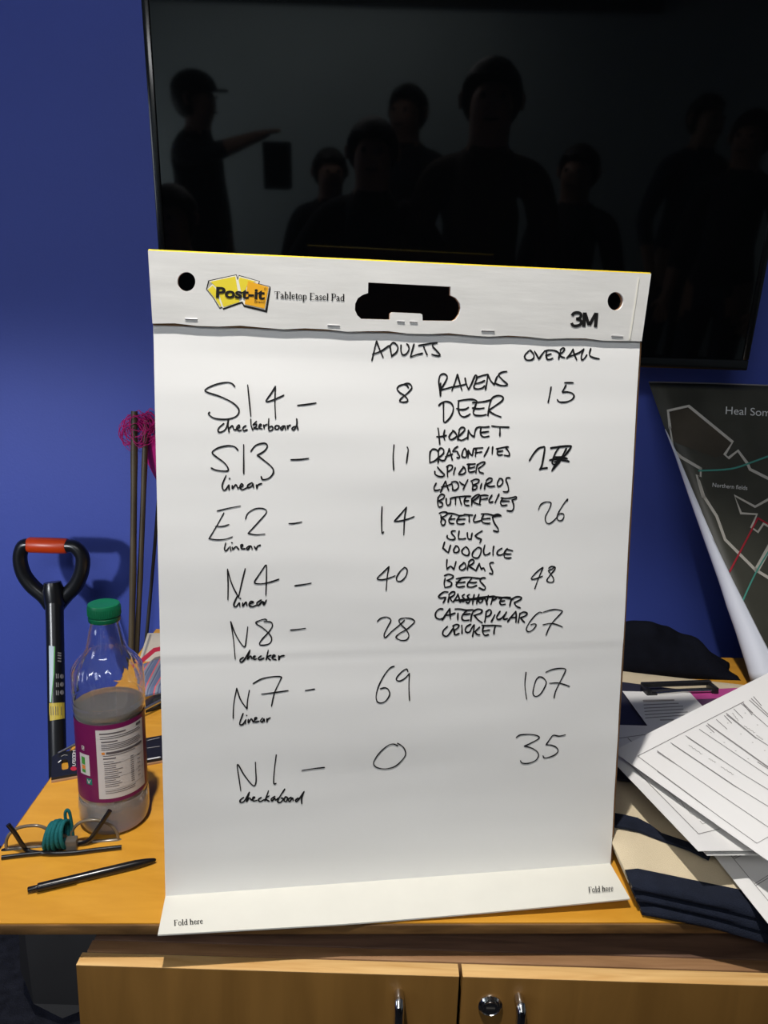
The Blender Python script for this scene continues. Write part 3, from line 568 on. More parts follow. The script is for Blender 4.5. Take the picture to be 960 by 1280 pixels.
# ------------------------------------------------------------------ HANDWRITING (black marker, stroke by stroke)
A1=(440,415,8);A2=(640,420,8);A3=(530,455,7.385);A4=(530,545,7.385);A5=(530,630,7.385);A6=(530,710,6.857);A7=(640,540,8);A8=(640,690,8)
A9=(440,540,8);A10=(440,690,8);A11=(440,820,8);A12=(630,820,8);A13=(240,470,5.647);A14=(240,545,5.647);A15=(240,620,5.647);A16=(260,695,5.647)
A17=(260,765,5.647);A18=(260,835,5.647);A19=(270,930,5.647)
WORDS=[
('ADULTS',A1,2.0,"245,90 225,170 200,283;245,90 275,170 312,250;205,222 290,190 370,135;380,140 388,190 398,245;375,145 400,110 430,112 458,150 445,200 395,240;490,130 490,190 510,228 545,215 570,170 560,130 545,118;620,120 600,190 585,248;585,248 650,225 705,212;665,135 760,118 850,105;715,145 735,190 752,228;850,108 815,115 805,140 840,180 880,225 870,237 830,232 798,222"),
('8 next to S14',A1,2.0,"565,555 545,530 510,525 470,540 452,570 480,605 530,640 558,680 540,698 500,700 478,688 495,660 540,625 585,580 600,550 580,520 545,513 500,530"),
('OVERALL',A2,2.0,"165,150 135,180 125,210 145,238 190,238 215,220 215,185 190,150 175,140;222,152 245,190 268,230;268,230 300,180 325,150;325,150 370,140 420,145 455,160 470,180;345,150 340,190 350,230 380,232 405,222;335,195 365,185 390,178;485,150 470,190 465,230;480,140 505,118 522,130 505,160 470,190;475,195 500,210 525,215;545,222 580,180 608,130;608,130 620,180 645,238;560,205 600,195 635,180 670,165 715,130;715,130 695,180 690,220 700,238 720,225 745,190;785,125 772,170 780,200 820,218 870,228"),
('15',A2,2.0,"392,510 378,590 363,663;525,467 570,466 612,467;540,490 520,530 505,560 550,558 600,570 622,600 600,635 550,657 500,662 470,655 455,637"),
('RAVENS',A3,2.1,"155,175 155,240 152,292;150,290 145,230 138,160 150,105 185,90 215,115 200,160 155,235;155,238 210,225 265,210;258,245 290,160 310,95;310,95 330,170 350,240;265,212 330,200 385,185;380,130 390,180 412,235;412,235 440,180 470,110 485,105 490,125;490,125 470,180 462,215 490,230 540,220 560,200;485,125 540,105 590,95;475,180 520,170 560,152;590,95 580,170 568,235;590,95 615,150 650,190;650,190 665,140 680,110;765,68 720,75 690,100 720,140 768,185 750,198 700,195 665,180"),
('DEER',A3,2.1,"180,350 180,430 180,530;180,530 200,535 250,480 272,410 250,360 200,345 160,360 137,383;315,340 370,330 440,325 480,335 490,350;320,340 318,420 335,470 370,488 405,475 425,460;300,410 340,420 385,415 412,398;450,357 500,352 560,345 620,330;485,360 465,410 455,450 475,472 530,475 575,465;448,405 500,412 555,405;620,330 600,400 590,475;615,335 640,305 690,290 730,305 720,340 650,390 600,425;595,430 650,465 710,488"),
('HORNET',A3,2.1,"128,592 135,640 143,738;190,610 180,660 190,700;115,670 160,668 205,658;270,615 240,650 230,680 250,697 285,680 300,660 285,630 262,612;325,615 315,660 310,700;320,610 345,585 372,590 370,615 320,665;310,690 345,703 395,680;408,610 405,650 402,692;408,610 430,650 462,672;462,672 470,620 485,590 510,580;510,580 560,582 600,578;525,585 520,640 545,672 598,665;520,632 560,628 595,622;625,572 700,580 783,583;700,590 700,630 698,663"),
('DRAGONFLIES',A4,2.0,"55,140 50,190 50,245;50,245 100,225 130,190 125,140 95,120 65,130 50,180;130,130 130,190 127,248;125,140 150,110 178,125 175,160 130,200;130,205 160,225 190,222;190,220 215,160 230,115;230,115 245,170 258,220;195,190 235,175 260,165;310,95 280,115 262,140;262,140 300,140 310,160 325,185 320,200 300,197;345,185 355,140 375,112 390,150 385,190 365,195 345,185;405,130 405,170 402,200;405,130 425,165 443,180;443,180 450,140 455,118;478,115 475,150 470,188;455,115 500,110 540,108;470,155 500,150 530,145;597,100 575,145 550,188;632,98 628,130 626,165;665,118 710,108 770,98;680,120 672,160 690,175 722,170;672,145 700,140 725,135;778,98 755,108 770,130 785,160 778,182 735,175"),
('SPIDER',A4,2.0,"120,283 150,320 185,355 170,372 130,370 100,350 97,325;215,285 212,330 215,373;205,285 225,268 255,272 255,300 215,330;285,290 275,325 270,350;360,285 335,320 315,350;315,350 350,352 380,330 372,295 355,280;395,260 430,258 470,255;415,260 405,300 415,330 450,328 465,320;405,297 440,290 465,283;490,260 480,300 475,340;490,265 520,245 555,240 550,260 500,298;500,298 510,330 545,343"),
('LADYBIRDS',A4,2.0,"110,435 92,470 95,498 120,500 145,492;150,520 175,460 195,415;195,415 210,460 225,500;160,470 215,455 250,440;255,440 262,470 262,495;262,495 290,498 315,470 310,435 285,418 250,425;325,420 345,440 365,450;402,402 380,445 360,492;440,420 448,460 445,498;430,415 470,398 505,405 495,430 450,452;450,452 485,460 480,485 445,498;530,435 523,462 518,485;572,420 560,455 556,490;570,410 600,388 625,395 615,420 570,445;570,445 600,465 650,460;690,400 675,430 680,462 705,455 725,425 715,395 690,390;790,385 760,385 755,410 770,450 778,500 760,515 728,512"),
('BUTTERFLIES',A4,2.0,"130,570 125,610 132,650;125,570 155,538 185,545 180,570 135,600;135,600 170,620 165,648 140,655;205,575 205,610 215,637 238,630 245,595 242,575;250,572 310,560 370,555 430,555;290,570 290,600 290,632;325,560 335,600 345,632;385,560 370,600 380,635 415,640;375,600 410,595;440,580 440,620 438,640;440,580 480,545 510,540 490,570 445,600;450,605 490,625 520,632;520,560 515,600 512,632;505,550 560,545 590,550;515,585 560,580 585,575;625,545 600,590 605,612 635,605;690,535 670,580 655,615;710,570 760,575 820,565;725,575 705,610 720,640 765,635;710,600 750,600 785,600;820,565 845,560 848,575 810,590;810,590 825,630 825,670 805,692 765,687"),
('BEETLES',A5,2.0,"155,105 160,140 155,170;140,85 175,72 212,80 200,105 155,125;155,125 195,150 190,188 170,195 160,180;215,85 270,88 330,108;255,105 230,145 240,175 275,180;230,140 262,138 285,135;330,108 305,150 310,180 345,185 372,180;305,145 340,140 380,138;320,108 350,105 380,100;370,95 410,100 450,102;415,105 418,135 418,165;475,100 458,145 465,165 500,160 525,150;530,92 580,90 640,105;550,100 532,140 545,170 590,180 610,175;535,140 575,135 610,132;640,105 680,95 712,108 670,110 630,120;630,120 650,175 685,230 680,255 642,245"),
('SLUG',A5,2.0,"290,248 260,250 255,270 285,305 280,325 245,328 215,310 215,290;325,250 318,290 320,322;320,322 350,323 385,318;400,265 402,300 412,322 435,325;435,325 440,290 445,268;538,248 500,270 472,295;472,295 490,310 530,325;530,325 515,360"),
('WOODLICE',A5,2.0,"190,352 172,410;172,410 185,415 212,440 225,448;225,448 245,380;295,385 275,420 280,445 310,445 325,420 310,390 290,388;375,400 350,430 360,460 400,475 418,450 405,410 385,395;490,405 455,440 445,475 465,495 500,495 525,450 525,410 495,400;562,378 550,430 560,468 590,465 610,450;645,390 638,430 638,472;720,408 685,430 675,460 700,472 735,460;770,420 820,432;770,410 742,450 745,490 775,500 805,495;745,460 780,462 805,460"),
('WORMS',A5,2.0,"212,512 208,560 212,600;212,600 240,575 255,580 275,605;275,605 295,530;365,545 330,575 330,600 355,608 385,585 380,550 362,540;415,540 405,575 400,605;410,535 440,512 462,525 450,550 410,575;415,575 450,595 475,612;480,615 495,580 510,548;510,548 520,580 530,600;530,600 550,590 562,615;640,540 610,545 612,575 632,620 630,645 605,638"),
('BEES',A6,2.0,"180,90 172,130 178,165;175,65 210,52 248,65 240,85 195,105;195,105 235,125 225,155 180,165;275,92 330,82 390,78 440,85 495,92;320,88 285,125 275,150 300,162 345,155;275,120 310,125 350,118;410,85 375,130 375,158 410,162 450,148;375,120 420,125 450,120;525,85 495,85 480,110 505,140 525,165 512,185 470,168"),
('GRASSHOPPER, struck through',A6,2.0,"205,205 165,205 125,240 135,255 185,250;185,250 175,275 162,298;215,235 208,270 205,295;210,230 235,205 262,205 255,230 215,255;220,255 240,285;250,290 275,250 290,220;290,220 300,260 310,292;345,225 325,240 345,265 335,285 315,280;390,225 370,240 390,270 380,298 360,292;430,225 420,265 415,310;470,225 455,265 450,305;415,270 460,265;480,255 465,280 480,295 500,280 490,255;520,250 530,280 540,310;550,235 540,275 535,310;590,250 580,280 572,312;560,245 600,240 620,255 590,275;640,260 690,250 740,250;665,258 648,290 660,312 695,308;650,285 690,278;750,260 740,290 732,325;750,265 790,245 830,248 825,268 770,295;770,295 790,325 822,340;270,275 400,262 540,245 680,252 760,268;300,285 430,268 520,262"),
('CATERPILLAR',A6,2.1,"160,350 130,350 100,380 100,420 130,437 160,430;155,445 190,390 220,345;220,345 222,390 225,435;175,405 220,400 265,385;265,350 310,350 360,360 420,355;290,385 288,415 288,445;370,360 330,400 325,435 345,448 385,445;335,400 365,395 395,390;420,370 405,410 400,455;420,370 460,350 495,360 485,385 425,405;430,405 460,440 497,468;530,385 525,430 518,463;530,375 560,355 575,375 560,405 530,415;605,400 590,430 575,458;650,370 622,415 630,438 660,430 700,385;705,375 682,420 685,438 715,430;715,458 750,410 785,370;785,370 788,410 785,465;735,425 790,420;820,385 812,430 805,465;820,390 850,375 880,385 870,405 825,425;825,425 845,450 860,463"),
('CRICKET',A6,2.0,"200,500 165,535 162,570 190,585 215,565 245,520;250,490 255,540 262,572;245,495 275,482 298,490 290,510 255,535;262,540 268,572 300,560;322,490 325,530 325,560;400,480 365,500 352,530 365,550 390,545 410,510 430,485;430,485 425,530 415,585;475,505 435,545;435,545 455,568 478,572;495,490 540,492 600,490 660,495;510,495 500,540 520,575 552,570;500,540 530,535 560,530;610,495 600,530 598,565"),
('17 with its last digit scribbled over',A7,2.3,"170,285 210,220 260,165 310,148;310,148 325,155 315,230 300,310 290,365;272,372 310,362 348,358;325,160 300,310 278,372;385,163 480,145 575,138 588,148 550,205 500,260 450,320 395,385;385,158 480,148 580,142;470,150 430,210 405,280 400,315 440,325 475,295;540,165 500,240 440,310 400,380;375,280 450,265 548,265;410,250 480,250 545,262;400,275 490,280 565,292;440,260 490,250 470,285 420,300"),
('26',A7,1.5,"262,778 285,725 330,700 375,700 388,720 365,780 335,840 335,890 360,915 400,900 450,850;548,690 550,670 500,740 460,810 450,860 470,885 500,880 518,845 510,818 480,815 460,830"),
('48',A8,1.6,"225,365 260,270 310,155;310,155 300,157 240,205 190,265 230,268 305,240;428,150 400,170 365,185 385,215 412,260 410,295 375,302 347,285 365,250 400,205 428,172 428,148 390,145 365,162"),
('67',A8,1.5,"295,605 270,600 220,640 165,710 140,770 165,795 205,775 238,730 220,715 185,725;308,600 380,578 440,572 495,585 490,605 420,680 370,750 338,828;308,725 370,712 430,718 500,745"),
('11',A9,1.9,"418,128 410,250 415,378;550,150 560,180 550,250 542,310"),
('14',A9,1.8,"300,745 295,870 298,1005 315,998;545,750 490,815 428,885 432,893 500,885 570,865 620,845;545,750 525,860 517,1030"),
('40',A10,1.7,"368,143 310,200 250,262 290,275 350,265 430,235;368,143 350,250 340,380;525,150 480,190 445,250 450,285 490,288 530,250 550,200 545,165 520,150"),
('28',A10,1.6,"252,693 290,660 350,650 388,680 360,740 322,820 335,855 400,790 480,725 525,680;525,660 490,665 468,685 490,725 540,775 568,830 550,875 500,885 450,865 442,845 480,810 550,770 610,715 625,690 590,665 530,657"),
('69',A11,1.6,"422,103 380,120 320,195 265,300 240,390 250,450 290,465 340,440 375,380 360,330 325,315 282,325;558,155 545,130 500,155 450,210 445,240 480,248 530,220 575,172;575,172 568,300 573,440"),
('0',A11,1.5,"455,893 410,875 350,895 270,970 220,1050 220,1090 260,1120 340,1130 430,1105 500,1040 535,980 520,920 485,885 452,867"),
('107',A12,1.5,"220,163 208,290 225,430;350,210 320,240 295,320 290,380 320,402 370,370 420,280 412,240 380,212 345,207;417,163 480,135 560,122 612,130 610,160 560,260 515,350 498,418;455,272 550,270 655,303"),
('35',A12,1.5,"118,812 160,785 250,780 320,790 350,815 290,855 200,898;200,898 270,915 330,955 342,1000 310,1045 240,1072 180,1068 163,1045;612,785 550,798 490,790 455,830 418,885;418,885 470,888 520,910 538,950 500,990 430,1015 400,1015 388,995"),
('S14 -',A13,1.9,"302,75 280,52 240,45 160,62 95,95 110,115 200,145 290,190 332,240 310,285 240,305 160,298 118,270 125,255;393,63 405,180 415,285;588,73 560,120 522,178 570,170 648,135;588,73 585,190 590,300;745,207 810,200 875,190"),
('checkerboard under S14',A13,1.9,"225,335 190,365 185,390 205,395 240,370 258,305;258,305 255,350 262,395;262,370 285,350 295,375 310,380;310,375 335,360 330,345 315,365 330,385 350,380;380,350 360,365 365,385 390,378;415,305 418,350 430,380;455,320 430,345 455,340 450,360 435,365 465,372;475,360 490,345 480,340 472,365 495,372;505,345 510,370;510,350 530,340;542,300 540,345 545,385 570,375 565,355 545,360;590,350 585,370 605,375 615,355 595,348;645,350 625,365 635,378 655,350 660,378;672,350 675,375 678,355 695,345;725,355 705,370 720,380 740,340 738,298 740,345 748,378"),
('S13 -',A14,1.9,"325,100 300,75 250,68 180,85 143,115 170,145 230,190 257,235 235,247 170,240 137,225;365,60 365,160 365,265;415,108 450,65 510,50 532,70 510,105 460,135;460,135 500,165 560,215 575,255 545,295 500,307 488,285;697,167 760,165 823,157"),
('linear under S13',A14,1.9,"240,278 215,340 218,375 235,380 260,345;262,345 262,378;265,298;285,350 285,372 305,345 315,350 325,372;330,365 360,350 350,335 338,360 355,378 385,365;425,328 395,345 395,365 425,350 430,335 435,365;455,345 458,370 465,345 492,335"),
('E2 -',A15,1.5,"178,105 260,85 342,70;225,118 180,200 120,300;120,300 180,308 240,302 285,287;165,213 215,213 262,200;378,162 395,120 450,88 510,90 525,115 480,170 395,262;395,262 450,272 515,267;683,193 720,192 775,182"),
('linear under E2',A15,1.9,"238,330 230,370 240,385 262,360;270,355 275,385;282,328;285,360 290,375 310,355 330,375;345,365 360,345 345,345 350,370 375,370;405,350 385,365 395,375 415,350 425,372;440,355 455,375 460,355 482,345"),
('N4 -',A16,1.7,"138,90 142,200 140,308;138,90 170,200 215,290;215,290 240,180 263,87;413,65 402,68 360,130 328,185 370,195 430,185 500,162;413,65 412,170 408,277;612,208 670,200 728,190"),
('linear under N4',A16,2.0,"205,285 182,340 195,358 220,330;222,330 225,355;228,298;245,330 245,355 268,325 275,350;290,340 320,325 300,320 290,345 310,357 345,345;375,310 345,330 355,348 385,320 390,345;395,325 395,345 412,310"),
('N8 -',A17,1.6,"192,332 180,200 160,68;160,68 200,170 255,247 270,190 280,105;415,57 400,50 365,60 337,78 390,115 440,165 448,200 430,225 390,235 363,228 380,195 430,140 455,95 440,70 395,68;582,128 635,123 688,115"),
('checker under N8',A17,1.9,"250,320 228,335 228,352 250,345 295,270;295,270 278,335 300,310 310,330;320,325 335,310 320,315 325,335 345,330;375,310 355,325 365,338 395,325;425,270 410,338;445,305 420,318 440,340;450,325 475,310 460,305 455,330 480,338;500,310 500,340 510,315 538,307"),
('N7 -',A18,1.6,"178,352 182,250 203,140;203,140 230,220 275,285;275,285 280,220 292,155;318,108 380,75 460,60 515,62 510,85 470,170 448,267;378,182 460,172 565,157;687,157 720,152 752,147"),
('linear under N7',A18,1.8,"248,318 228,370 225,395 245,395 268,360;265,365 265,390;272,330;285,360 285,385 305,355 320,380;325,370 345,350 330,350 330,378 360,372;385,350 370,370 385,378 395,355 400,375;415,355 415,380 420,360 440,348"),
('N1 -',A19,1.6,"175,332 162,240 150,160 158,147 200,220 260,292 282,270 280,180 278,128;425,75 412,180 407,275 425,277;607,187 680,175 765,165"),
('checkerboard under N1',A19,1.9,"195,375 170,395 175,410 200,400 235,340;235,340 215,405 235,378 250,395;255,390 275,375 262,375 262,400 290,395;320,375 300,390 310,405 340,390;370,330 345,400;375,365 350,385 375,402;415,368 390,385 395,400 415,380 420,395 440,380;485,318 450,370 435,405 455,410 475,385 460,380;490,370 480,395 495,405 505,380 490,370;530,375 510,390 520,405 540,380 545,400;580,380 560,395 570,405 595,375 622,335 605,380 605,420"),
]
fn_ink = sheet_px(0.0006)
for txt, blk, wd, data in WORDS:
    sts = [[tuple(float(v) for v in p.split(',')) for p in q.split()] for q in data.split(';')]
    jobs = [(txt, sts)]
    if txt.endswith(' -'): jobs = [(txt[:-2], sts[:-1]), ('dash after '+txt[:-2], sts[-1:])]
    for tx, ss_ in jobs:
        b = bmesh.new(); strokes(b, blk, ss_, wd*1.06, fn_ink)
        nm = 'handwritten_dash' if tx.startswith('dash') else 'handwritten_number' if tx[0].isdigit() else 'handwritten_word'
        o = obj(nm, b, 'ink', sh, smooth=0); o['label'] = 'black marker writing: '+tx

# ------------------------------------------------------------------ BOTTLE
bf = Vector(onz(145.5, 1047)); dirh = Vector((bf.x, bf.y, 0)).normalized(); BC = bf+dirh*.0415
bot = thing('drink_bottle', 'clear plastic squash bottle with green cap and purple label, part full', 'bottle', tuple(BC))
prof = [(.030, .0005), (.037, .002), (.0405, .008), (.0418, .018), (.0418, .036), (.0405, .043), (.0400, .047), (.0400, .149), (.0408, .152), (.0420, .157), (.0422, .163), (.0416, .166), (.0422, .169), (.0423, .184), (.0420, .192), (.0410, .199), (.0390, .206), (.0355, .2125), (.0310, .218), (.0265, .2235), (.0240, .229), (.0222, .236), (.0205, .244), (.0188, .252), (.0172, .258), (.0170, .263)]
def dens(pr, k=3):
    out = []
    sp = smooth_pts([(r, z, 0) for r, z in pr], k)
    return [(p.x, p.y) for p in sp]
DP = dens(prof)
def brad(r, z, a):
    k = math.exp(-((z-.207)/.013)**2); m = 1+.034*k*math.sin(17*a+95*(z-.2))
    k2 = math.exp(-((z-.022)/.012)**2); m += .010*k2*math.sin(9*a+4*math.sin(z*200))
    return r*m
def blathe(bm, pr, n=90):
    rr = []
    for r, z in pr: rr.append([bm.verts.new(BC+Vector((brad(r, z, 2*math.pi*i/n)*math.cos(2*math.pi*i/n), brad(r, z, 2*math.pi*i/n)*math.sin(2*math.pi*i/n), z))) for i in range(n)])
    for a, c in zip(rr, rr[1:]):
        for i in range(n): bm.faces.new((a[i], a[(i+1) % n], c[(i+1) % n], c[i]))
    return rr
b = bmesh.new(); ins = [(r-.0007, max(z, .0015)) for r, z in DP]
ro = blathe(b, DP); b.faces.new(ro[0][::-1])
ri = blathe(b, ins[::-1]); b.faces.new(ri[-1])
n = 90
for i in range(n): b.faces.new((ro[-1][i], ro[-1][(i+1) % n], ri[0][(i+1) % n], ri[0][i]))
bmesh.ops.recalc_face_normals(b, faces=b.faces)
obj('bottle_body', b, 'pet', bot, smooth=60)
b = bmesh.new(); lp = [(r-.0004, max(z, .0012)) for r, z in DP if z < .158]+[(.0412, .1585)]
rr = blathe(b, lp); b.faces.new(rr[0][::-1]); b.faces.new(rr[-1]); bmesh.ops.recalc_face_normals(b, faces=b.faces)
lq = obj('liquid', b, 'liquid', bot, smooth=50); lq['label'] = 'pale cloudy liquid'
b = bmesh.new(); lathe(b, BC+Vector((0, 0, .2635)), [(.0180, 0), (.0183, .001), (.0183, .005), (.0176, .0055), (.0176, .0065), (.0184, .007), (.0186, .018), (.0178, .0205), (.016, .0213), (.0135, .0209)], 60)
for i in range(60):
    a = 2*math.pi*i/60; c = BC+Vector((.0186*math.cos(a), .0186*math.sin(a), .2635+.0125))
    tube(b, [c-Vector((0, 0, .005)), c+Vector((0, 0, .0045))], .00045, 5)
obj('screw_cap', b, 'green_cap', bot)
# label; angle 0 faces the viewer, positive to the right
vd = math.atan2(-dirh.y, -dirh.x)
def cyl(a, z, r=.0407): 
    t = vd + math.radians(a); return BC+Vector((r*math.cos(t), r*math.sin(t), z))
def patch(bm, a0, a1, z0, z1, r, tilt=0.0):
    k = max(2, int(abs(a1-a0)/4)); A = []; B = []
    for i in range(k+1):
        a = a0+(a1-a0)*i/k; A.append(bm.verts.new(cyl(a, z0, r))); B.append(bm.verts.new(cyl(a, z1, r)))
    for i in range(k): bm.faces.new((A[i], A[i+1], B[i+1], B[i]))
b = bmesh.new(); patch(b, -180, 180, .048, .1485, .0408); lab = obj('paper_label', b, 'label_purple', bot)
b = bmesh.new(); patch(b, -24, 62, .053, .1425, .0410); pnl = obj('information_panel', b, 'label_white', lab)
b = bmesh.new(); z = .139; k = 0
random.seed(3)
patch(b, -18, 24, .1370, .1385, .0412); patch(b, 44, 55, .1375, .1405, .0412)
for z in (.1335, .1310): patch(b, -17, 50+random.random()*6, z, z+.0008, .0412)
patch(b, -16, 10, .1265, .1280, .0412)
for z in (.1235, .1213, .1191, .1169): patch(b, -16, 48+random.random()*8, z, z+.0008, .0412)
patch(b, -9, 56, .1112, .1142, .0412)
for z in (.1090,): patch(b, -14, 40, z, z+.0007, .0412)
patch(b, -14, 6, .1050, .1064, .0412)
z = .1010
for i in range(13):
    patch(b, -13, 2+random.random()*14, z, z+.0008, .0412); patch(b, 30, 36, z, z+.0008, .0412)
    if i % 2: patch(b, 44, 50, z, z+.0007, .0412)
    z -= .0027
for z in (.1005, .0820, .0665): patch(b, -14, 58, z-.0016, z-.0013, .0412)
for z in (.0625, .0600): patch(b, -13, 30+random.random()*10, z, z+.0007, .0412)
obj('small_print', b, 'label_dark', pnl, smooth=0)
b = bmesh.new(); patch(b, -16, -11, .1112, .1142, .0412); obj('orange_square', b, 'label_orange', pnl, smooth=0)
b = bmesh.new(); patch(b, -60, -38, .0820, .1090, .0410); fb = obj('guide_box', b, 'label_white', lab, smooth=0)
b = bmesh.new(); patch(b, -55, -47, .0850, .0890, .0412); patch(b, -55, -47, .0955, .1050, .0412); obj('green_bars', b, 'label_green', fb, smooth=0)
b = bmesh.new(); patch(b, -55, -47, .0895, .0945, .0412); obj('orange_bars', b, 'label_orange', fb, smooth=0)
b = bmesh.new(); patch(b, -46, -35, .0705, .0785, .0410); vg = obj('green_badge', b, 'label_teal', lab, smooth=0)
b = bmesh.new(); fv = lambda a, z: cyl(a, z, .0413)
ribbon(b, [(-43.5, .0768), (-41.3, .0722)], .0016, fv, caps=False)
for (a0, z0), (a1, z1) in (((-43.6, .0768), (-41.4, .0722)), ((-41.0, .0722), (-38, .0770))):
    vs = [b.verts.new(fv(a0-.6, z0)), b.verts.new(fv(a0+.9, z0)), b.verts.new(fv(a1+.7, z1)), b.verts.new(fv(a1-.6, z1))]; b.faces.new(vs)
obj('badge_mark', b, 'label_white', vg, smooth=0)
b = bmesh.new(); 
for a0, a1, z0, z1 in ((-53, -47, .1160, .1169), (-53, -51.4, .1142, .1196), (-52, -47, .1187, .1196), (-48.6, -47, .1160, .1196), (-52, -47, .1140, .1149)):
    patch(b, a0, a1, z0, z1, .0411)
obj('white_lettering', b, 'label_white', lab, smooth=0)

# ------------------------------------------------------------------ SAW behind the bottle
def P3(x, y, z=0.0): return Vector(onz(x, y, z))
gz = .0055
s0 = P3(64, 973, gz); s1 = P3(101, 967, gz); s2 = P3(199.5, 947, gz)
gx = (s2-s0); gx.z = 0; gx.normalize(); gy = Vector((-gx.y, gx.x, 0))
w0 = (P3(64, 942, gz)-s0).dot(gy); w1 = (P3(190, 921, gz)-s0).dot(gy)
saw = thing('bow_saw', 'bow saw in a black card blade guard lying behind the bottle', 'saw', tuple(s0-Vector((0, 0, gz))))
GL = (P3(320, 928, gz)-s0).dot(gx)
def sf(x, y, z): return s0+gx*x+gy*y+Vector((0, 0, z-gz))
hx0, hx1 = (P3(76.5, 956, gz)-s0).dot(gx), (P3(85, 956, gz)-s0).dot(gx)
hc = ((P3(81, 955.5, gz)-s0).dot(gx), (P3(81, 955.5, gz)-s0).dot(gy))
hw, hh_ = (hx1-hx0)/2, abs((P3(81, 949, gz)-P3(81, 961.5, gz)).dot(gy))/2
rr = [(hc[0]+hw*max(-1, min(1, 1.25*math.cos(a))), hc[1]+hh_*max(-1, min(1, 1.25*math.sin(a)))) for a in [2*math.pi*i/24 for i in range(24)]]
gl = [(0, .001), (GL, -.006), (GL, w1*.95), (.03, w0*.97), (.012, w0), (.002, w0*.86)]
gd = obj('blade_guard', plate([gl, rr], 0.0012, gz, s0-Vector((0, 0, gz)), (gx, gy, Vector((0, 0, 1)))), 'black_plastic', saw, smooth=30)
b = bmesh.new(); prism(b, [(x, y) for x, y in [(0, -.003), (GL, -.010), (GL, -.0065), (0, .0008)]], 0.0, .0022, sf); e_ = obj('cardboard_edge', b, 'card_brown', saw, smooth=0); e_['label'] = 'brown cardboard lower edge'
b = bmesh.new()
ra, rb_ = P3(72.5, 941.5, .008), P3(199, 877, .016); rd = rb_-ra
tube(b, [ra, ra+rd*.2, ra+rd*1.0, ra+rd*1.35, ra+rd*1.5+gx*.03, ra+rd*1.45+gx*.08-gy*.02], [.0015, .0026, .0028, .0028, .0028, .0028], 10)
obj('steel_frame', b, 'steel', saw)
b = bmesh.new(); fg = lambda x, y: Vector(hit(x, y, (0, 0, TZ+gz+.0004), np.array([0, 0, 1.])))
poly2d(b, [(92+4*math.cos(k*.5236), 960.8+2.7*math.sin(k*.5236)) for k in range(12)], fg); rd_ = obj('red_logo_disc', b, 'map_red', gd, smooth=0)
b = bmesh.new(); fg2 = lambda x, y: Vector(hit(x, y, (0, 0, TZ+gz+.0007), np.array([0, 0, 1.])))
yy = 957.0
for k, (hgt, kind) in enumerate(((2.2, 'L'), (2.8, 'n'), (2.6, 's'), (2.8, 'o'), (2.8, 'o'), (3.2, 'm'))):   # worn white letters reading upwards
    y1 = yy-hgt*.86
    if kind == 'L': ribbon(b, [(90.3, yy), (94.2, yy), (94.2, y1)], .8, fg2, caps=False)
    elif kind == 'n': ribbon(b, [(94.3, yy), (91, yy), (90.7, (yy+y1)/2), (91, y1), (94.3, y1)], .8, fg2, caps=False)
    elif kind == 's': ribbon(b, [(91, y1), (90.8, yy), (92.4, yy), (92.6, y1), (94.2, y1), (94.2, yy)], .7, fg2, caps=False)
    elif kind == 'o': ribbon(b, [(90.8, yy), (90.8, y1), (94.2, y1), (94.2, yy), (90.8, yy)], .75, fg2, caps=False)
    else: ribbon(b, [(94.3, yy), (90.8, yy), (92.5, (yy+y1)/2), (90.8, y1), (94.3, y1)], .75, fg2, caps=False)
    yy -= hgt+.55
obj('white_lettering', b, 'label_white', gd, smooth=0)
for L_, w_ in (([(184, 925.6), (199.5, 922)], .9), ([(184, 935), (199.5, 932.8)], .7), ([(76.5, 945.5), (80, 943.6), (84.5, 944)], .7)):
    b = bmesh.new(); ribbon(b, L_, w_, fg); obj('grey_marking', b, 'grey_print', gd, smooth=0)
for L_, w_ in (([(184, 949.2), (200, 946.2)], 1.4), ([(73, 953), (76, 950.5)], 1.2)):
    b = bmesh.new(); ribbon(b, L_, w_, fg); obj('pale_edge', b, 'office', gd, smooth=0)

# ------------------------------------------------------------------ back corner: envelope, black case, striped cloth
def slab(px, z0, z1, nx=14, ny=10, fn=None, zp=None):
    """closed slab over a quad given by 4 picture corners (TL, TR, BR, BL) at height zp"""
    c = [P3(x, y, zp if zp is not None else z1) for x, y in px]
    bm = bmesh.new(); T = []; B = []
    for j in range(ny+1):
        rt, rb = [], []
        for i in range(nx+1):
            u, v = i/nx, j/ny
            p = (c[0]*(1-u)+c[1]*u)*(1-v)+(c[3]*(1-u)+c[2]*u)*v
            e = min(u, 1-u)*nx; f = min(v, 1-v)*ny; k = min(1, .35+.65*min(e, f))
            dz = fn(u, v) if fn else 0
            rt.append(bm.verts.new(Vector((p.x, p.y, TZ+z0+(z1-z0)*k+dz*k)))); rb.append(bm.verts.new(Vector((p.x, p.y, TZ+z0))))
        T.append(rt); B.append(rb)
    for j in range(ny):
        for i in range(nx):
            bm.faces.new((T[j][i], T[j+1][i], T[j+1][i+1], T[j][i+1])); bm.faces.new((B[j][i], B[j][i+1], B[j+1][i+1], B[j+1][i]))
    for i in range(nx):
        bm.faces.new((T[0][i], T[0][i+1], B[0][i+1], B[0][i])); bm.faces.new((T[ny][i+1], T[ny][i], B[ny][i], B[ny][i+1]))
    for j in range(ny):
        bm.faces.new((T[j+1][0], T[j][0], B[j][0], B[j+1][0])); bm.faces.new((T[j][nx], T[j+1][nx], B[j+1][nx], B[j][nx]))
    bmesh.ops.recalc_face_normals(bm, faces=bm.faces); return bm
b = slab([(184.5, 791), (262, 790), (262, 826), (173.5, 826)], 0.0004, .0016, 6, 4)
env = tag(obj('envelope', b, 'card_shaded', smooth=30), 'white card envelope, shade tinted into its colour, flat in the back left corner of the table', 'envelope')
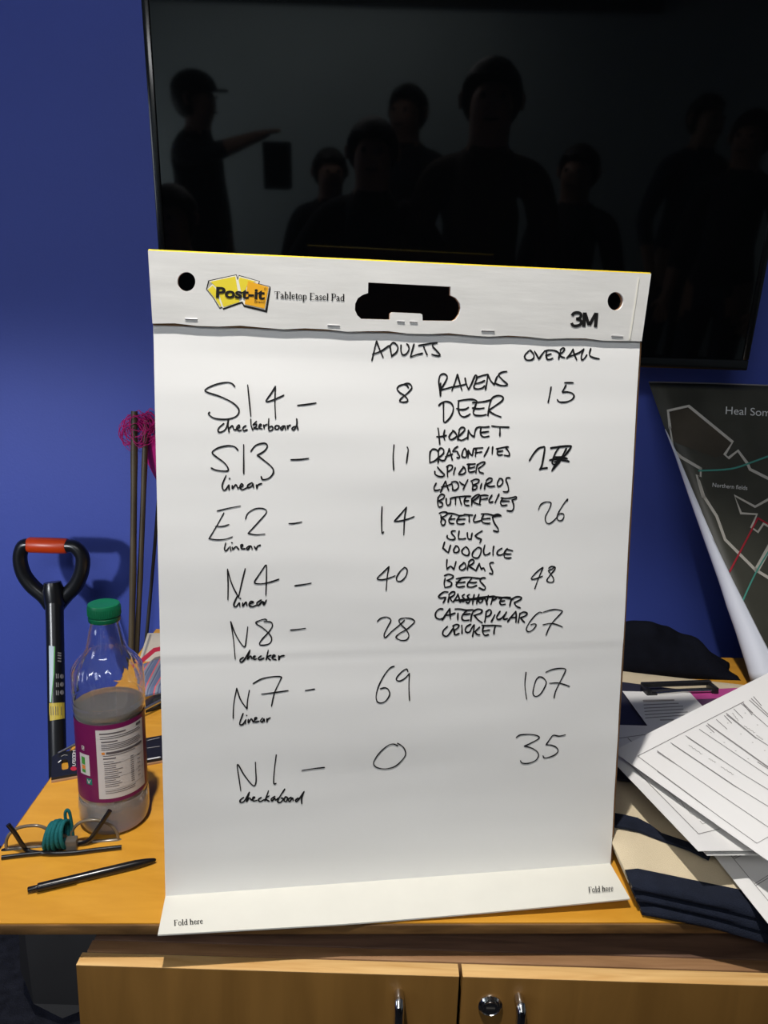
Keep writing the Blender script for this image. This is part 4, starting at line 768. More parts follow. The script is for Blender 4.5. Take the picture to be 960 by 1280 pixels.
b = bmesh.new(); fe = lambda x, y: P3(x, y, .0019); ribbon(b, [(188, 793), (178, 824)], 2.0, fe, caps=False); obj('grey_border', b, 'grey_print', env, smooth=0)
b = slab([(181, 868), (240, 855), (240, 864), (181.5, 880)], 0.0, .016, 6, 3)
cs = tag(obj('plastic_case', b, 'black_plastic', smooth=30), 'small black plastic case under the striped cloth, behind the bottle', 'case')
b = slab([(174, 829), (245, 806), (245, 852), (181, 866)], 0.0165, .024, 18, 12, lambda u, v: .004*math.sin(u*7+v*3)*math.sin(v*4), zp=.024)
cl = tag(obj('striped_cloth', b, 'stripes', smooth=50), 'red, blue and grey striped cloth folded on the table behind the bottle', 'cloth')
b = bmesh.new(); fh = lambda x, y: P3(x, y, .0262); ribbon(b, [(174.5, 828.5), (183, 821), (193, 812.5), (215, 808)], 5.5, fh, caps=False)
hm = obj('red_hem', b, 'map_red', cl); hm['label'] = 'red hem along the back edge'

# ------------------------------------------------------------------ SPECTACLES with a teal cord
G0, G1 = P3(3, 1070.5), P3(152, 1057); ge = (G1-G0).normalized(); gb = Vector((-ge.y, ge.x, 0)); GW = (G1-G0).length
gls = thing('spectacles', 'upturned spectacles with smoky rims and a teal cord wound round the folded arms', 'glasses', tuple((G0+G1)/2))
def gpl(off):
    P0 = np.array(G0+gb*off); nn = np.array(gb)
    return lambda x, y: Vector(hit(x, y, P0, nn))
back = gpl(.012); mid = gpl(.006); front = gpl(.0015)
for nm, pts in (('left', [(8, 1061), (8.2, 1050), (14, 1040.5), (26, 1034), (45, 1032), (58, 1036), (66, 1046), (66, 1057)]), ('right', [(90, 1053), (90, 1040), (95, 1032), (104, 1026.8), (120, 1025.2), (136, 1030), (145.5, 1039.5), (148, 1050)])):
    P = smooth_pts([back(*p) for p in pts], 5)
    b = bmesh.new(); tube(b, P, .0019, 10, closed=True); obj('rim', b, 'frame_brown', gls)
    b = bmesh.new(); f1 = [b.verts.new(p+gb*.0006) for p in P]; f2 = [b.verts.new(p-gb*.0006) for p in P]
    b.faces.new(f1); b.faces.new(f2[::-1])
    for i in range(len(P)): b.faces.new((f1[i], f2[i], f2[(i+1) % len(P)], f1[(i+1) % len(P)]))
    bmesh.ops.recalc_face_normals(b, faces=b.faces); obj('lens', b, 'lens', gls, smooth=30)
b = bmesh.new(); tube(b, [back(2.5, 1064.5), back(8, 1063), back(30, 1061), back(58, 1058)], [.003, .0034, .0028, .0022], 10); obj('brow_bar', b, 'frame_black', gls)
b = bmesh.new(); tube(b, [back(94, 1055), back(120, 1052.5), back(146, 1050.5), back(152, 1052)], [.0022, .0026, .0032, .0030], 10); obj('brow_bar', b, 'frame_brown', gls)
b = bmesh.new(); tube(b, smooth_pts([back(64, 1052), back(72, 1045), back(84, 1045), back(91, 1050)], 4), .0022, 8); obj('bridge', b, 'frame_brown', gls)
for hx_, hy_, s in ((3.5, 1065.5, 1), (151, 1054, -1)):
    b = bmesh.new(); p = back(hx_, hy_); bx(b, p-Vector((.0035, .012, .003)), p+Vector((.0035, .002, .003)), .001); obj('hinge_block', b, 'frame_black', gls)
b = bmesh.new(); tube(b, smooth_pts([P3(152, 1059, .0030), P3(120, 1062.5, .0030), P3(92, 1066, .0030), P3(60, 1067, .0034), front(36, 1064), front(28, 1056), front(19, 1042), front(10, 1030.5)], 5), [.0029]*36, 10, flat=.8); obj('temple_arm', b, 'frame_black', gls)
b = bmesh.new(); tube(b, smooth_pts([P3(2, 1072, .0030), P3(30, 1068.5, .0030), P3(60, 1065, .0032), mid(92, 1057), mid(107, 1053), mid(115, 1046), mid(124, 1033), mid(137.5, 1013)], 5), [.0028]*36, 10, flat=.8); obj('temple_arm', b, 'frame_black', gls)
for k in range(5):                                             # cord wound round the folded arms
    pc = mid(62.5+5.3*k, 1057-.4*k); pc.z = TZ+.0175+.0006*(k % 2)
    b = bmesh.new(); pts = []
    for i in range(20):
        a = 2*math.pi*i/20
        pts.append(pc+gb*(.0125*math.cos(a))+Vector((0, 0, (.0145+.0012*(k % 3))*math.sin(a)))+ge*(.0035*math.sin(a+.8+k*.35)))
    tube(b, pts, .0025, 10, closed=True); obj('cord_coil', b, 'teal', gls)
b = bmesh.new(); tube(b, smooth_pts([back(87, 1052), back(84, 1036), back(81.5, 1020), back(82.5, 1013.5), back(85, 1012.8), back(87.5, 1018), back(90, 1033), back(92, 1050)], 5), .0018, 10); obj('cord_loop', b, 'teal', gls)
b = bmesh.new(); tp = front(90, 1059); fbox(b, tp, (ge, gb, Vector((0, 0, 1))), (-.0065, -.006, -.011), (.0065, .006, .012), .002); tg = obj('cord_toggle', b, 'toggle', gls); tg['label'] = 'smoky plastic toggle'
b = bmesh.new(); tp = front(70, 1073); fbox(b, tp, (ge, gb, Vector((0, 0, 1))), (-.011, -.004, 0), (.011, .004, .004), .0015); obj('nose_pad', b, 'toggle', gls)

# ------------------------------------------------------------------ PEN
p0, p1 = P3(34.5, 1112.5, .0045), P3(195, 1074.5, .0045); pd = (p1-p0).normalized(); pl_ = (p1-p0).length; pq = Vector((pd.y, -pd.x, 0))
pen = thing('ballpoint_pen', 'black click ballpoint pen lying on the table in front of the spectacles', 'pen', tuple(p0.lerp(p1, .5)-Vector((0, 0, .0045))))
b = bmesh.new(); lathe(b, p0, [(.0045, .010), (.0047, .012), (.0047, pl_*.45), (.0049, pl_*.47), (.0049, pl_*.83), (.0045, pl_*.86)], 24, axis=pd); obj('barrel', b, 'frame_black', pen)
b = bmesh.new(); lathe(b, p0, [(.0045, pl_*.86), (.0036, pl_*.93), (.0022, pl_*.985), (.0010, pl_)], 20, axis=pd); obj('tip', b, 'frame_black', pen)
b = bmesh.new(); lathe(b, p0, [(.0026, 0), (.0031, .001), (.0031, .010)], 16, axis=pd); obj('push_button', b, 'frame_black', pen)
b = bmesh.new(); o_ = p0+pd*.009+pq*.0048+Vector((0, 0, .0014)); fbox(b, o_, (pd, pq, Vector((0, 0, 1))), (0, 0, -.0016), (.040, .0017, .0016), .0006); fbox(b, o_, (pd, pq, Vector((0, 0, 1))), (0, -.003, -.0014), (.005, .0008, .0014)); obj('pocket_clip', b, 'frame_black', pen)

# ------------------------------------------------------------------ SPADE leaning on the wall
ga, gbb = Vector(ony(36, 681, 1.515)), Vector(ony(84, 682.5, 1.515))
thr = Vector(ony(68, 748, 1.50)); low = Vector(ony(72, 950, 1.385)); sd = (low-thr).normalized()
kfl = (thr.z-.27)/-sd.z; neck = thr+sd*kfl
spd = thing('garden_spade', 'black spade with an orange D handle leaning on the blue wall left of the table', 'spade', (neck.x, neck.y-.05, 0))
gc = (ga+gbb)/2; gxv = (gbb-ga).normalized(); upv = (gc-thr).normalized()
b = bmesh.new(); lathe(b, ga-gxv*.001, [(.0150, 0), (.0165, .004), (.0168, (gbb-ga).length/2), (.0165, (gbb-ga).length-.002), (.0150, (gbb-ga).length+.002)], 28, axis=gxv); obj('grip', b, 'orange_grip', spd)
b = bmesh.new()
Lp = [(25+12, 681), (29, 683), (25, 697), (29, 716), (40, 732), (55, 745), (64, 757)]
Rp = [(83, 682.5), (94, 684), (103, 696), (102, 714), (94, 732), (82, 745), (72, 757)]
for L_ in (Lp, Rp):
    tube(b, smooth_pts([Vector(ony(x, y, 1.513)) for x, y in L_], 5), [.0135+.0025*min(1, i/20) for i in range(31)], 14)
lathe(b, thr-upv*-.035, [(.017, 0), (.021, .015), (.020, .05)], 24, axis=-upv)
obj('handle_yoke', b, 'spade_black', spd)
b = bmesh.new(); lathe(b, thr, [(.0185, 0), (.0178, .05), (.0172, kfl)], 28, axis=sd); sf_ = obj('shaft', b, 'spade_black', spd)
def shp(x, y, r=.0181):                                        # picture point to the shaft's front surface
    d_ = Vector(ray(x, y)); o_ = Vector((0, 0, CAMZ)); w0_ = o_-thr
    dp = d_-sd*d_.dot(sd); wp = w0_-sd*w0_.dot(sd)
    A_, B_, C_ = dp.dot(dp), 2*dp.dot(wp), wp.dot(wp)-r*r
    D_ = max(B_*B_-4*A_*C_, 0); return o_+d_*((-B_-math.sqrt(D_))/(2*A_))
def shpatch(nm, poly, m, lb=None, r=.0181, par=None):
    b = bmesh.new()
    ys = [p[1] for p in poly[0]]
    L_, R_ = poly
    n_ = len(L_); V = []
    for (xl, yl), (xr, yr) in zip(L_, R_): V.append([b.verts.new(shp(xl+(xr-xl)*k/6, yl+(yr-yl)*k/6, r)) for k in range(7)])
    for j in range(n_-1):
        for k in range(6): b.faces.new((V[j][k], V[j][k+1], V[j+1][k+1], V[j+1][k]))
    o = obj(nm, b, m, par or sf_, smooth=0)
    if lb: o['label'] = lb
    return o
shpatch('pale_sticker', ([(61, 807), (61.5, 845), (62, 878)], [(67.5, 808), (66.5, 845), (63.5, 878)]), 'sticker_pale')
shpatch('green_stripe', ([(67.5, 808), (66.5, 845), (63.5, 878)], [(69, 808), (68, 842), (64.3, 878)]), 'sticker_green')
shpatch('yellow_sticker', ([(61.4, 879), (61.6, 890), (62.5, 901)], [(80.5, 878), (80.8, 890), (80.8, 898)]), 'sticker_yellow')
b = bmesh.new(); fs = lambda x, y: shp(x, y, .0184)
for cy in (845.5, 855.5, 865.5): poly2d(b, [(77.5+2.6*math.cos(k*.6283), cy+3*math.sin(k*.6283)) for k in range(10)], fs)
b2 = bmesh.new()
for y_ in (816, 819, 822.5, 826): ribbon(b2, [(72, y_), (76.5, y_+.8)], 1.8, fs, caps=False)
obj('white_lettering', b2, 'grey_print', sf_, smooth=0)
for y_ in (845, 856, 866): ribbon(b, [(70.5, y_-3), (70.8, y_+3)], 1.2, fs, caps=False); ribbon(b, [(73, y_-3), (73.2, y_+3)], 1.0, fs, caps=False)
obj('white_marking', b, 'grey_print', sf_, smooth=0)
b = bmesh.new(); fs2 = lambda x, y: shp(x, y, .0185)
for x_ in (63.5, 66, 69.5, 72, 76.5): ribbon(b, [(x_, 883), (x_+.3, 894)], .8, fs2, caps=False)
obj('sticker_print', b, 'label_dark', sf_, smooth=0)
b = bmesh.new(); nrm = Vector((1, 0, 0)).cross(sd)
bl_ax = (Vector((1, 0, 0)), sd, nrm)
pol = [(-.095, 0), (.095, 0), (.09, .20), (.06, .262), (0, .285), (-.06, .262), (-.09, .20)]
prism(b, pol, -.0015, .0015, lambda x, y, z: neck-sd*.0+Vector((1, 0, 0))*x+sd*y*.92+nrm*(z+.02*(x/.095)**2)); obj('spade_blade', b, 'blade', spd, smooth=20)
b = bmesh.new(); lathe(b, neck-sd*.12, [(.0185, 0), (.019, .10), (.012, .16), (.006, .22)], 20, axis=sd); obj('socket', b, 'blade', spd)

# ------------------------------------------------------------------ INSECT NETS AND CANE in the corner
def cane(par, nm, a, c, r, m, knots=True):
    b = bmesh.new(); A, C_ = Vector(a), Vector(c); n_ = 24; pts, rs = [], []
    for i in range(n_+1):
        t = i/n_; pts.append(A.lerp(C_, t)+Vector((.003*math.sin(t*5), 0, 0))); rs.append(r*(1+(.12 if knots and i % 5 == 2 else 0)))
    tube(b, pts, rs, 12); return obj(nm, b, m, par)
def tofloor(a, c):
    A, C_ = Vector(a), Vector(c); t = A.z/(A.z-C_.z); return A.lerp(C_, t)+Vector((0, 0, .002))
def scribble(b, cx, cy, rx, ry, y, loops, r, seed):
    random.seed(seed)
    for k in range(loops):
        a0 = random.random()*6; cxx, cyy = cx+random.uniform(-.35, .35)*rx, cy+random.uniform(-.4, .4)*ry
        sx, sy = rx*random.uniform(.45, 1.0), ry*random.uniform(.4, .95); yy_ = y+random.uniform(-.025, .025)
        pts = [Vector(ony(cxx+sx*math.cos(a0+i*.5)*(1+.12*math.sin(i*1.7+k)), cyy+sy*math.sin(a0+i*.5)*(1+.1*math.cos(i*2.3)), yy_+.012*math.sin(i*.5+k))) for i in range(13)]
        tube(b, smooth_pts(pts, 4), r*random.uniform(.7, 1.2), 5)
a = ony(168, 514, 1.565); c = ony(163, 800, 1.515); f_ = tofloor(a, c)
n1 = thing('insect_net', 'insect net on a dark cane with magenta netting, nearest the spade', 'net', tuple(f_), 'nets leaning in the corner')
cane(n1, 'pole', a, f_, .0068, 'cane')
b = bmesh.new(); scribble(b, 172, 535, 19, 22, 1.575, 26, .0007, 5); obj('netting', b, 'magenta', n1)
b = bmesh.new(); tube(b, smooth_pts([Vector(ony(x, y, 1.58)) for x, y in ((168, 518), (158, 522), (153, 540), (155, 556), (164, 552), (168, 545))], 5), .0012, 6); obj('hoop', b, 'magenta', n1)
a = ony(182.5, 525, 1.575); c = ony(171, 775, 1.53); f_ = tofloor(a, c)
n2 = thing('insect_net', 'insect net on a brown cane, its magenta bag hanging beside the easel pad', 'net', tuple(f_), 'nets leaning in the corner')
cane(n2, 'pole', a, f_, .0058, 'cane')
b = bmesh.new(); scribble(b, 186, 530, 12, 18, 1.59, 14, .0008, 9)
bag = [[Vector(ony(x+dx, y, 1.585+.02*math.cos(q))) for dx, q in ((-w_, 0), (-w_*.4, 1.2), (w_*.4, 2), (w_, 3.1))] for x, y, w_ in ((184, 545, 10), (187, 562, 9), (191, 578, 7), (196, 594, 4), (201, 606, 2))]
V = [[b.verts.new(p) for p in r_] for r_ in bag]
for j in range(len(V)-1):
    for i in range(3): b.faces.new((V[j][i], V[j][i+1], V[j+1][i+1], V[j+1][i]))
obj('netting', b, 'magenta', n2)
b = bmesh.new(); tube(b, smooth_pts([Vector(ony(x, y, 1.59)) for x, y in ((186, 528), (194, 526), (203, 535), (205, 550), (196, 556), (189, 548), (188, 536))], 5, True), .0016, 8, closed=True); obj('hoop', b, 'hoop', n2)
a = ony(201, 590, 1.605); c = ony(183, 780, 1.575); f_ = tofloor(a, c)
n3 = thing('garden_cane', 'thin dark cane slanting down the wall right of the two nets', 'cane', tuple(f_))
cane(n3, 'stick', a, f_, .0038, 'cane_dark')

# ------------------------------------------------------------------ CANVAS BAGS, three in a pile
BY = math.radians(-14); ar = Vector((math.cos(BY), math.sin(BY), 0)); ab = Vector((-math.sin(BY), math.cos(BY), 0))
def yfront(x): return FLC.y+(x-FLC.x)*math.tan(TYAW)
def cloth_slab(O, Wd, Dp, z0, th, und, nx, ny, v0=0.0, v1=None, u0=0, u1=None, grow=0.0, seed=0):
    """cloth lying flat: local u to the right, v to the back; it sags where it passes the table's front edge"""
    v1 = Dp if v1 is None else v1; u1 = Wd if u1 is None else u1
    bm = bmesh.new(); T, B = [], []
    for j in range(ny+1):
        rt, rb = [], []
        for i in range(nx+1):
            u = u0+(u1-u0)*i/nx; v = v0+(v1-v0)*j/ny
            p = O+ar*(u-.25*v)+ab*(v+.004*math.sin(u*11+seed))
            e = min(u+.0001, Wd-u+.0001, v+.0001-min(v0, 0), Dp-v+.0001); k = math.sqrt(max(0, 1-(1-min(1, max(e, 0)/.006))**2))
            over = max(0, yfront(p.x)-p.y); sag = min(.030, .25*max(0, over-.012))
            h = und*(noise.noise((u*6+seed, v*6, seed*3.1))+.5)*min(1, max(e, 0)/.05)
            rt.append(bm.verts.new(Vector((p.x, p.y, TZ+z0+th*(.45+.55*k)+h-sag+grow)))); rb.append(bm.verts.new(Vector((p.x, p.y, TZ+z0+th*.4*(1-k)+max(0, h*.0)-sag+(-.0004 if grow else 0)))))
        T.append(rt); B.append(rb)
    for j in range(ny):
        for i in range(nx):
            bm.faces.new((T[j][i], T[j][i+1], T[j+1][i+1], T[j+1][i])); bm.faces.new((B[j][i], B[j+1][i], B[j+1][i+1], B[j][i+1]))
    for i in range(nx):
        bm.faces.new((T[0][i+1], T[0][i], B[0][i], B[0][i+1])); bm.faces.new((T[ny][i], T[ny][i+1], B[ny][i+1], B[ny][i]))
    for j in range(ny):
        bm.faces.new((T[j][0], T[j+1][0], B[j+1][0], B[j][0])); bm.faces.new((T[j+1][nx], T[j][nx], B[j][nx], B[j+1][nx]))
    bmesh.ops.recalc_face_normals(bm, faces=bm.faces); return bm
BO = Vector((.2790, .7015, 0))
for k, (dx, dv, lb) in enumerate(((.012, -.010, 'cream canvas bag with navy trim, bottom of the pile of three'), (.005, -.005, 'cream canvas bag with navy trim, middle of the pile of three'), (0, 0, 'cream canvas bag with navy trim, top of the pile under the papers'))):
    O = BO+ar*dx+ab*dv; z0 = .0115*k+.0004; und = .003 if k == 2 else 0.0
    o = thing('canvas_bag', lb, 'bag', (O.x+.2, O.y+.2, TZ+z0), 'canvas bags piled on the table')
    obj('bag_body', cloth_slab(O, .52, .585, z0, .0108, und, 40, 44, seed=k+1), 'cream', o, smooth=60)
    h = obj('hem', cloth_slab(O, .52, .585, z0, .0108, und, 40, 5, v0=-.0015, v1=.0245, grow=.0007, seed=k+1), 'navy', o, smooth=60); h['label'] = 'navy hem'
    if k == 2:
        b = bmesh.new(); top = lambda x, y: P3(x, y, .0385)
        Ls = [(762, 1015), (780, 1018), (797, 1022), (812, 1030), (827, 1041), (845, 1047), (866, 1054), (890, 1064)]
        Rs = [(762, 1030.5), (780, 1033.5), (800, 1038), (815, 1044), (832, 1050.5), (848, 1056), (862, 1061), (886, 1073)]
        Tt = [b.verts.new(P3(x, y, .0400)) for x, y in Ls]; Tb = [b.verts.new(P3(x, y, .0400)) for x, y in Rs]
        Bt = [b.verts.new(P3(x, y, .0400)-Vector((0, 0, .003))) for x, y in Ls]; Bb = [b.verts.new(P3(x, y, .0400)-Vector((0, 0, .003))) for x, y in Rs]
        for i in range(7):
            for q in ((Tt, Tb), (Tb, Bb), (Bb, Bt), (Bt, Tt)): b.faces.new((q[0][i], q[0][i+1], q[1][i+1], q[1][i]))
        bmesh.ops.recalc_face_normals(b, faces=b.faces); s_ = obj('strap', b, 'navy', o, smooth=50); s_['label'] = 'navy strap'
# rumpled navy garment at the back
def heap(u, v):
    x = .30+.375*u; y = 1.300+.105*v
    e = math.sin(math.pi*min(1, max(0, v)))**.55
    prof_ = .094*(1-max(0, (u-.56)/.44)**1.7) * (min(1, u/.12)**.5)
    rid = abs(noise.noise((x*9+y*7, y*5-x*3, 2.3))); f2 = noise.noise((x*22, y*26, 7.7))
    z = e*(prof_*(.86+.35*rid)+.012*f2) if prof_ > 0 else 0
    return Vector((x+.012*f2*e, y+.012*noise.noise((x*6, y*6, 4))*e, TZ+.0005+max(z, 0)+(.036 if v < .1 else .036*max(0, 1-(v-.1)/.1))*(1 if v < .2 else 0)*.0))
b = grid(heap, 70, 50); bot_ = [v for v in b.verts]
ng = tag(obj('navy_garment', b, 'black_cloth', smooth=70), 'rumpled dark navy garment heaped at the back of the table below the poster', 'garment')
so = ng.modifiers.new('s', 'SOLIDIFY'); so.thickness = .0015; so.offset = -1

# ------------------------------------------------------------------ CLIPBOARD, FOLDER, LEAFLET, PAPERS
def rect_pts(C, rx, bk, w_, d_): return [C-rx*w_/2, C+rx*w_/2, C+rx*w_/2+bk*d_, C-rx*w_/2+bk*d_]
Zb = .0405
TC = P3(842, 861, Zb+.003); cx_, cb_ = ar, ab
cbd = thing('clipboard', 'clipboard with a black wire clip lying on the canvas bags', 'clipboard', (TC.x, TC.y-.16, TZ+Zb))
b = bmesh.new(); fbox(b, Vector((TC.x, TC.y, TZ+Zb)), (cx_, cb_, Vector((0, 0, 1))), (-.118, -.31, 0), (.118, .002, .003), .001); obj('board', b, 'board_dark', cbd)
b = bmesh.new(); cl_, cr_ = P3(804.5, 856.5, .055), P3(887, 853.5, .055); cdx = (cr_-cl_).normalized(); cdy = Vector((-cdx.y, cdx.x, 0)); cdn = Vector((0, 0, 1)); CLN = (cr_-cl_).length
fbox(b, cl_, (cdx, cdy, cdn), (-.003, -.002, -.004), (CLN+.003, .006, .0035), .0015)
for px_ in (0, CLN):
    fbox(b, cl_, (cdx, cdy, cdn), (px_-.004, -.022, -.010), (px_+.004, .003, .001), .0015)
fbox(b, cl_, (cdx, cdy, cdn), (-.002, -.022, -.0105), (.014, -.016, -.004), .001); fbox(b, cl_, (cdx, cdy, cdn), (CLN-.006, -.020, -.0105), (CLN+.004, -.014, -.004), .001)
obj('clip', b, 'clip_black', cbd)
b = bmesh.new(); tube(b, [cl_+cdx*.012-cdy*.019-cdn*.006, cl_+cdx*(CLN*.5)-cdy*.0165-cdn*.005, cl_+cdx*(CLN-.004)-cdy*.016-cdn*.006], .0022, 10); w_ = obj('spring_bar', b, 'chrome', cbd); w_['label'] = 'chrome spring bar'
b = bmesh.new(); fbox(b, cl_, (cdx, cdy, cdn), (.006, -.014, -.0088), (CLN-.006, -.002, -.0075)); obj('clip_plate', b, 'steel', cbd)

def para(A, B, C_, th=.0006, sag=0.0, nx=10, ny=10):
    """thin sheet on the parallelogram A (corner), A->B, A->C"""
    A, B, C_ = Vector(A), Vector(B), Vector(C_); nn = (B-A).cross(C_-A).normalized()
    if nn.z < 0: nn = -nn
    bm = bmesh.new(); T, Bt = [], []
    for j in range(ny+1):
        r1, r2 = [], []
        for i in range(nx+1):
            p = A+(B-A)*(i/nx)+(C_-A)*(j/ny); s_ = sag*math.sin(math.pi*i/nx)
            r1.append(bm.verts.new(p+nn*(th/2+s_))); r2.append(bm.verts.new(p+nn*(-th/2+s_)))
        T.append(r1); Bt.append(r2)
    for j in range(ny):
        for i in range(nx):
            bm.faces.new((T[j][i], T[j][i+1], T[j+1][i+1], T[j+1][i])); bm.faces.new((Bt[j][i], Bt[j+1][i], Bt[j+1][i+1], Bt[j][i+1]))
    for i in range(nx):
        bm.faces.new((T[0][i+1], T[0][i], Bt[0][i], Bt[0][i+1])); bm.faces.new((T[ny][i], T[ny][i+1], Bt[ny][i+1], Bt[ny][i]))
    for j in range(ny):
        bm.faces.new((T[j][0], T[j+1][0], Bt[j+1][0], Bt[j][0])); bm.faces.new((T[j+1][nx], T[j][nx], Bt[j][nx], Bt[j+1][nx]))
    bmesh.ops.recalc_face_normals(bm, faces=bm.faces); return bm, nn
def onpl(A, nn, d=.0006):
    P0 = np.array(Vector(A)+nn*d); n_ = np.array(nn); return lambda x, y: Vector(hit(x, y, P0, n_))
def lines(par, fn, segs, wd, m, nm):
    b = bmesh.new()
    for s in segs: ribbon(b, s, wd, fn, caps=False)
    return obj(nm, b, m, par, smooth=0)
Z5 = lambda L_: [(820+x/6.857, 840+y/6.857) for x, y in L_]
Z6 = lambda L_: [(760+x/6.095, 870+y/6.095) for x, y in L_]
Z7 = lambda L_: [(860+x/7.53, 1000+y/7.53) for x, y in L_]
# blue plastic folder
f0, f1, f2 = P3(808.5, 906.5, .042), P3(779, 862, .042), P3(771, 911.5, .042)
fd, fe_ = (f1-f0), (f2-f0).normalized()
b, nn = para(f0, f0+fd*.98, f0+fe_*.10, .0012, 0, 4, 4); fo = tag(obj('plastic_folder', b, 'blue_folder', smooth=30), 'blue plastic folder sticking out beside the right edge of the easel pad', 'folder')
lines(fo, onpl(f0, nn, .001), [[(808, 906), (780.5, 865)]], 1.2, 'label_white', 'painted_glint')  # pale line painted along the edge for its shine
# leaflet under the clipped sheet
e0, e1, e2 = P3(862, 868, .0445), P3(930, 865, .0445), P3(885, 905, .0445)
b, nn = para(e0, e1, e2, .0006, 0, 6, 4); lf = tag(obj('leaflet', b, 'plum', smooth=30), 'magenta and plum leaflet on the clipboard, right of the clip', 'leaflet')
lines(lf, onpl(e0, nn), [[(864, 868.5), (928, 865.5)]], 12, 'pink', 'magenta_band')
# sheet held by the clip
e0 = P3(778, 864, .047); e1 = P3(858, 866, .047); e2 = P3(808.5, 906, .047); e2 = e0+(e2-e0)*1.25; e1 = e0+(e1-e0)*1.06
b, nn = para(e0, e1, e2, .0005, .0, 6, 6); ev = tag(obj('printed_sheet', b, 'office', smooth=30), 'white printed sheet held under the clipboard clip, mostly shaded', 'paper')
fnE = onpl(e0, nn)
lines(ev, fnE, [[(804+i*.5, 877+i*4.1), (843+i*3.4+((i*7) % 5), 875.5+i*3.6)] for i in range(6)], 1.0, 'grey_print', 'printed_text')
lines(ev, fnE, [[(803.5, 875.5), (843, 874.8)], [(825, 900), (842, 899.5)]], 1.6, 'pencil', 'printed_heading')

forms = [
 # A corner, along left edge, along top edge, label
]
def form(nm, lb, A, B, C_, segs, thick, pencil, th=.0005, sag=0.0):
    b, nn = para(A, B, C_, th, sag, 10, 10); o = tag(obj(nm, b, 'office', smooth=30), lb, 'paper', 'loose survey forms')
    fn = onpl(A, nn, .0007)
    lines(o, fn, segs, .8, 'grey_print', 'ruled_lines')
    if thick: lines(o, fn, thick, 1.0, 'grey_print', 'printed_text')
    if pencil: lines(o, fn, pencil, .7, 'pencil', 'pencil_writing')
    return o
# sheet lying lowest (front right)
d0 = P3(890.5, 1067, .0415); d1 = P3(962, 1157, .0415); dl = (d1-d0).normalized(); dr_ = Vector((-dl.y, dl.x, 0))
A = d0-dl*.16
form('survey_form', 'white form lying lowest, its left edge running to the lower right corner', A, A+dl*.297, A+dr_*.21,
     [Z7([(370, 480), (760, 955)]), Z7([(420, 540), (560, 475)]), Z7([(625, 790), (753, 710)]), Z7([(350, 470), (490, 430)])],
     [Z7([(435, 552), (570, 487)]), Z7([(640, 803), (753, 735)])], None)
# B: two sheets almost square on each other
bl = P3(873, 1064, .086); bt_ = P3(771, 957, .080); bl_d = (bt_-bl).normalized(); br_ = P3(925, 1049, .079); bb_d = (br_-bl); bb_d = (bb_d-bl_d*bb_d.dot(bl_d)).normalized()
A = bl+Vector((0, 0, -.004)); c0 = P3(884, 1069.5, .080)
form('survey_form', 'white form showing only its lower corner under the ruled form', c0, c0+bl_d*.27, c0+bb_d*.20, [Z7([(130, 480), (440, 388)])], None, None)
form('survey_form', 'ruled white form whose left part lies in the shade of the easel pad', bl, bl+bl_d*.290, bl+bb_d*.21,
     [Z6([(80, 322), (440, 272)]), Z6([(80, 430), (385, 740), (690, 1050)]), Z6([(690, 1050), (850, 1012)])],
     [Z6([(150, 320), (210, 375)]), Z6([(305, 300), (325, 330)])],
     [Z6([(430, 715), (455, 722), (475, 745)]), Z6([(480, 745), (510, 775), (530, 800), (555, 800), (585, 850)]), Z6([(595, 850), (625, 890), (660, 910), (690, 935)]), Z6([(700, 950), (720, 975), (745, 965)])])
# A: top sheet
al = P3(766, 939, .090); at = P3(951, 846, .150); ab_ = P3(956, 1078, .091)
ad1 = (at-al).normalized(); ad2 = (ab_-al); ad2 = (ad2-ad1*ad2.dot(ad1)); ad2.normalize()
A_rows = [Z5([(10, 675), (160, 780)]), [(843, 953.7), (900, 993), (962, 1035)], Z5([(125, 605), (690, 985)]), [(920.6, 983.6), (962, 1009)], Z5([(255, 545), (760, 885)]), [(931, 969), (962, 988)], Z5([(370, 490), (962, 890)]), Z5([(440, 440), (962, 812)]), Z5([(600, 350), (860, 565), (962, 630)]), Z5([(730, 270), (962, 470)]),
          [(797, 945), (899.5, 1021), (946, 1054), (964, 1044)], [(797, 945), (930, 877)], Z5([(10, 850), (440, 1166)]), Z5([(515, 405), (610, 490)]), Z5([(665, 315), (745, 395)]), Z5([(740, 260), (830, 350)])]
A_thick = [Z5([(140, 618), (690, 988)]), Z5([(270, 560), (560, 752)]), Z5([(430, 455), (500, 520)]), Z5([(10, 685), (160, 783)]), Z5([(585, 372), (650, 440)]), Z5([(605, 365), (860, 570)]), Z5([(750, 275), (825, 370)]), Z5([(800, 240), (962, 385)]), Z5([(835, 210), (905, 290)]), Z5([(815, 225), (962, 365)]), Z5([(870, 770), (962, 830)]), Z5([(445, 450), (962, 818)])]
def wig(L_, amp=6): 
    out = []
    P = Z5(L_); 
    for (x0, y0), (x1, y1) in zip(P, P[1:]):
        for k in range(10): t = k/10; out.append((x0+(x1-x0)*t+.25*math.sin(k*2.1), y0+(y1-y0)*t+.8*math.sin(k*2.6)))
    return out
A_pen = [wig([(280, 625), (410, 715)]), wig([(450, 740), (520, 780)]), wig([(555, 810), (680, 890)]), wig([(755, 460), (860, 530)]), wig([(860, 540), (925, 585)]), wig([(655, 350), (715, 430)])]
for q in ((870, 452), (728, 530), (828, 603), (932, 672), (585, 603), (683, 675), (790, 743), (470, 518), (615, 437), (765, 350)): A_pen.append(Z5([(q[0]-6, q[1]), (q[0]+6, q[1]+2)]))
form('survey_form', 'uppermost ruled white form, its top corner raised in front of the poster', al, al+ad1*.300, al+ad2*((ab_-al).length), A_rows, A_thick, A_pen)

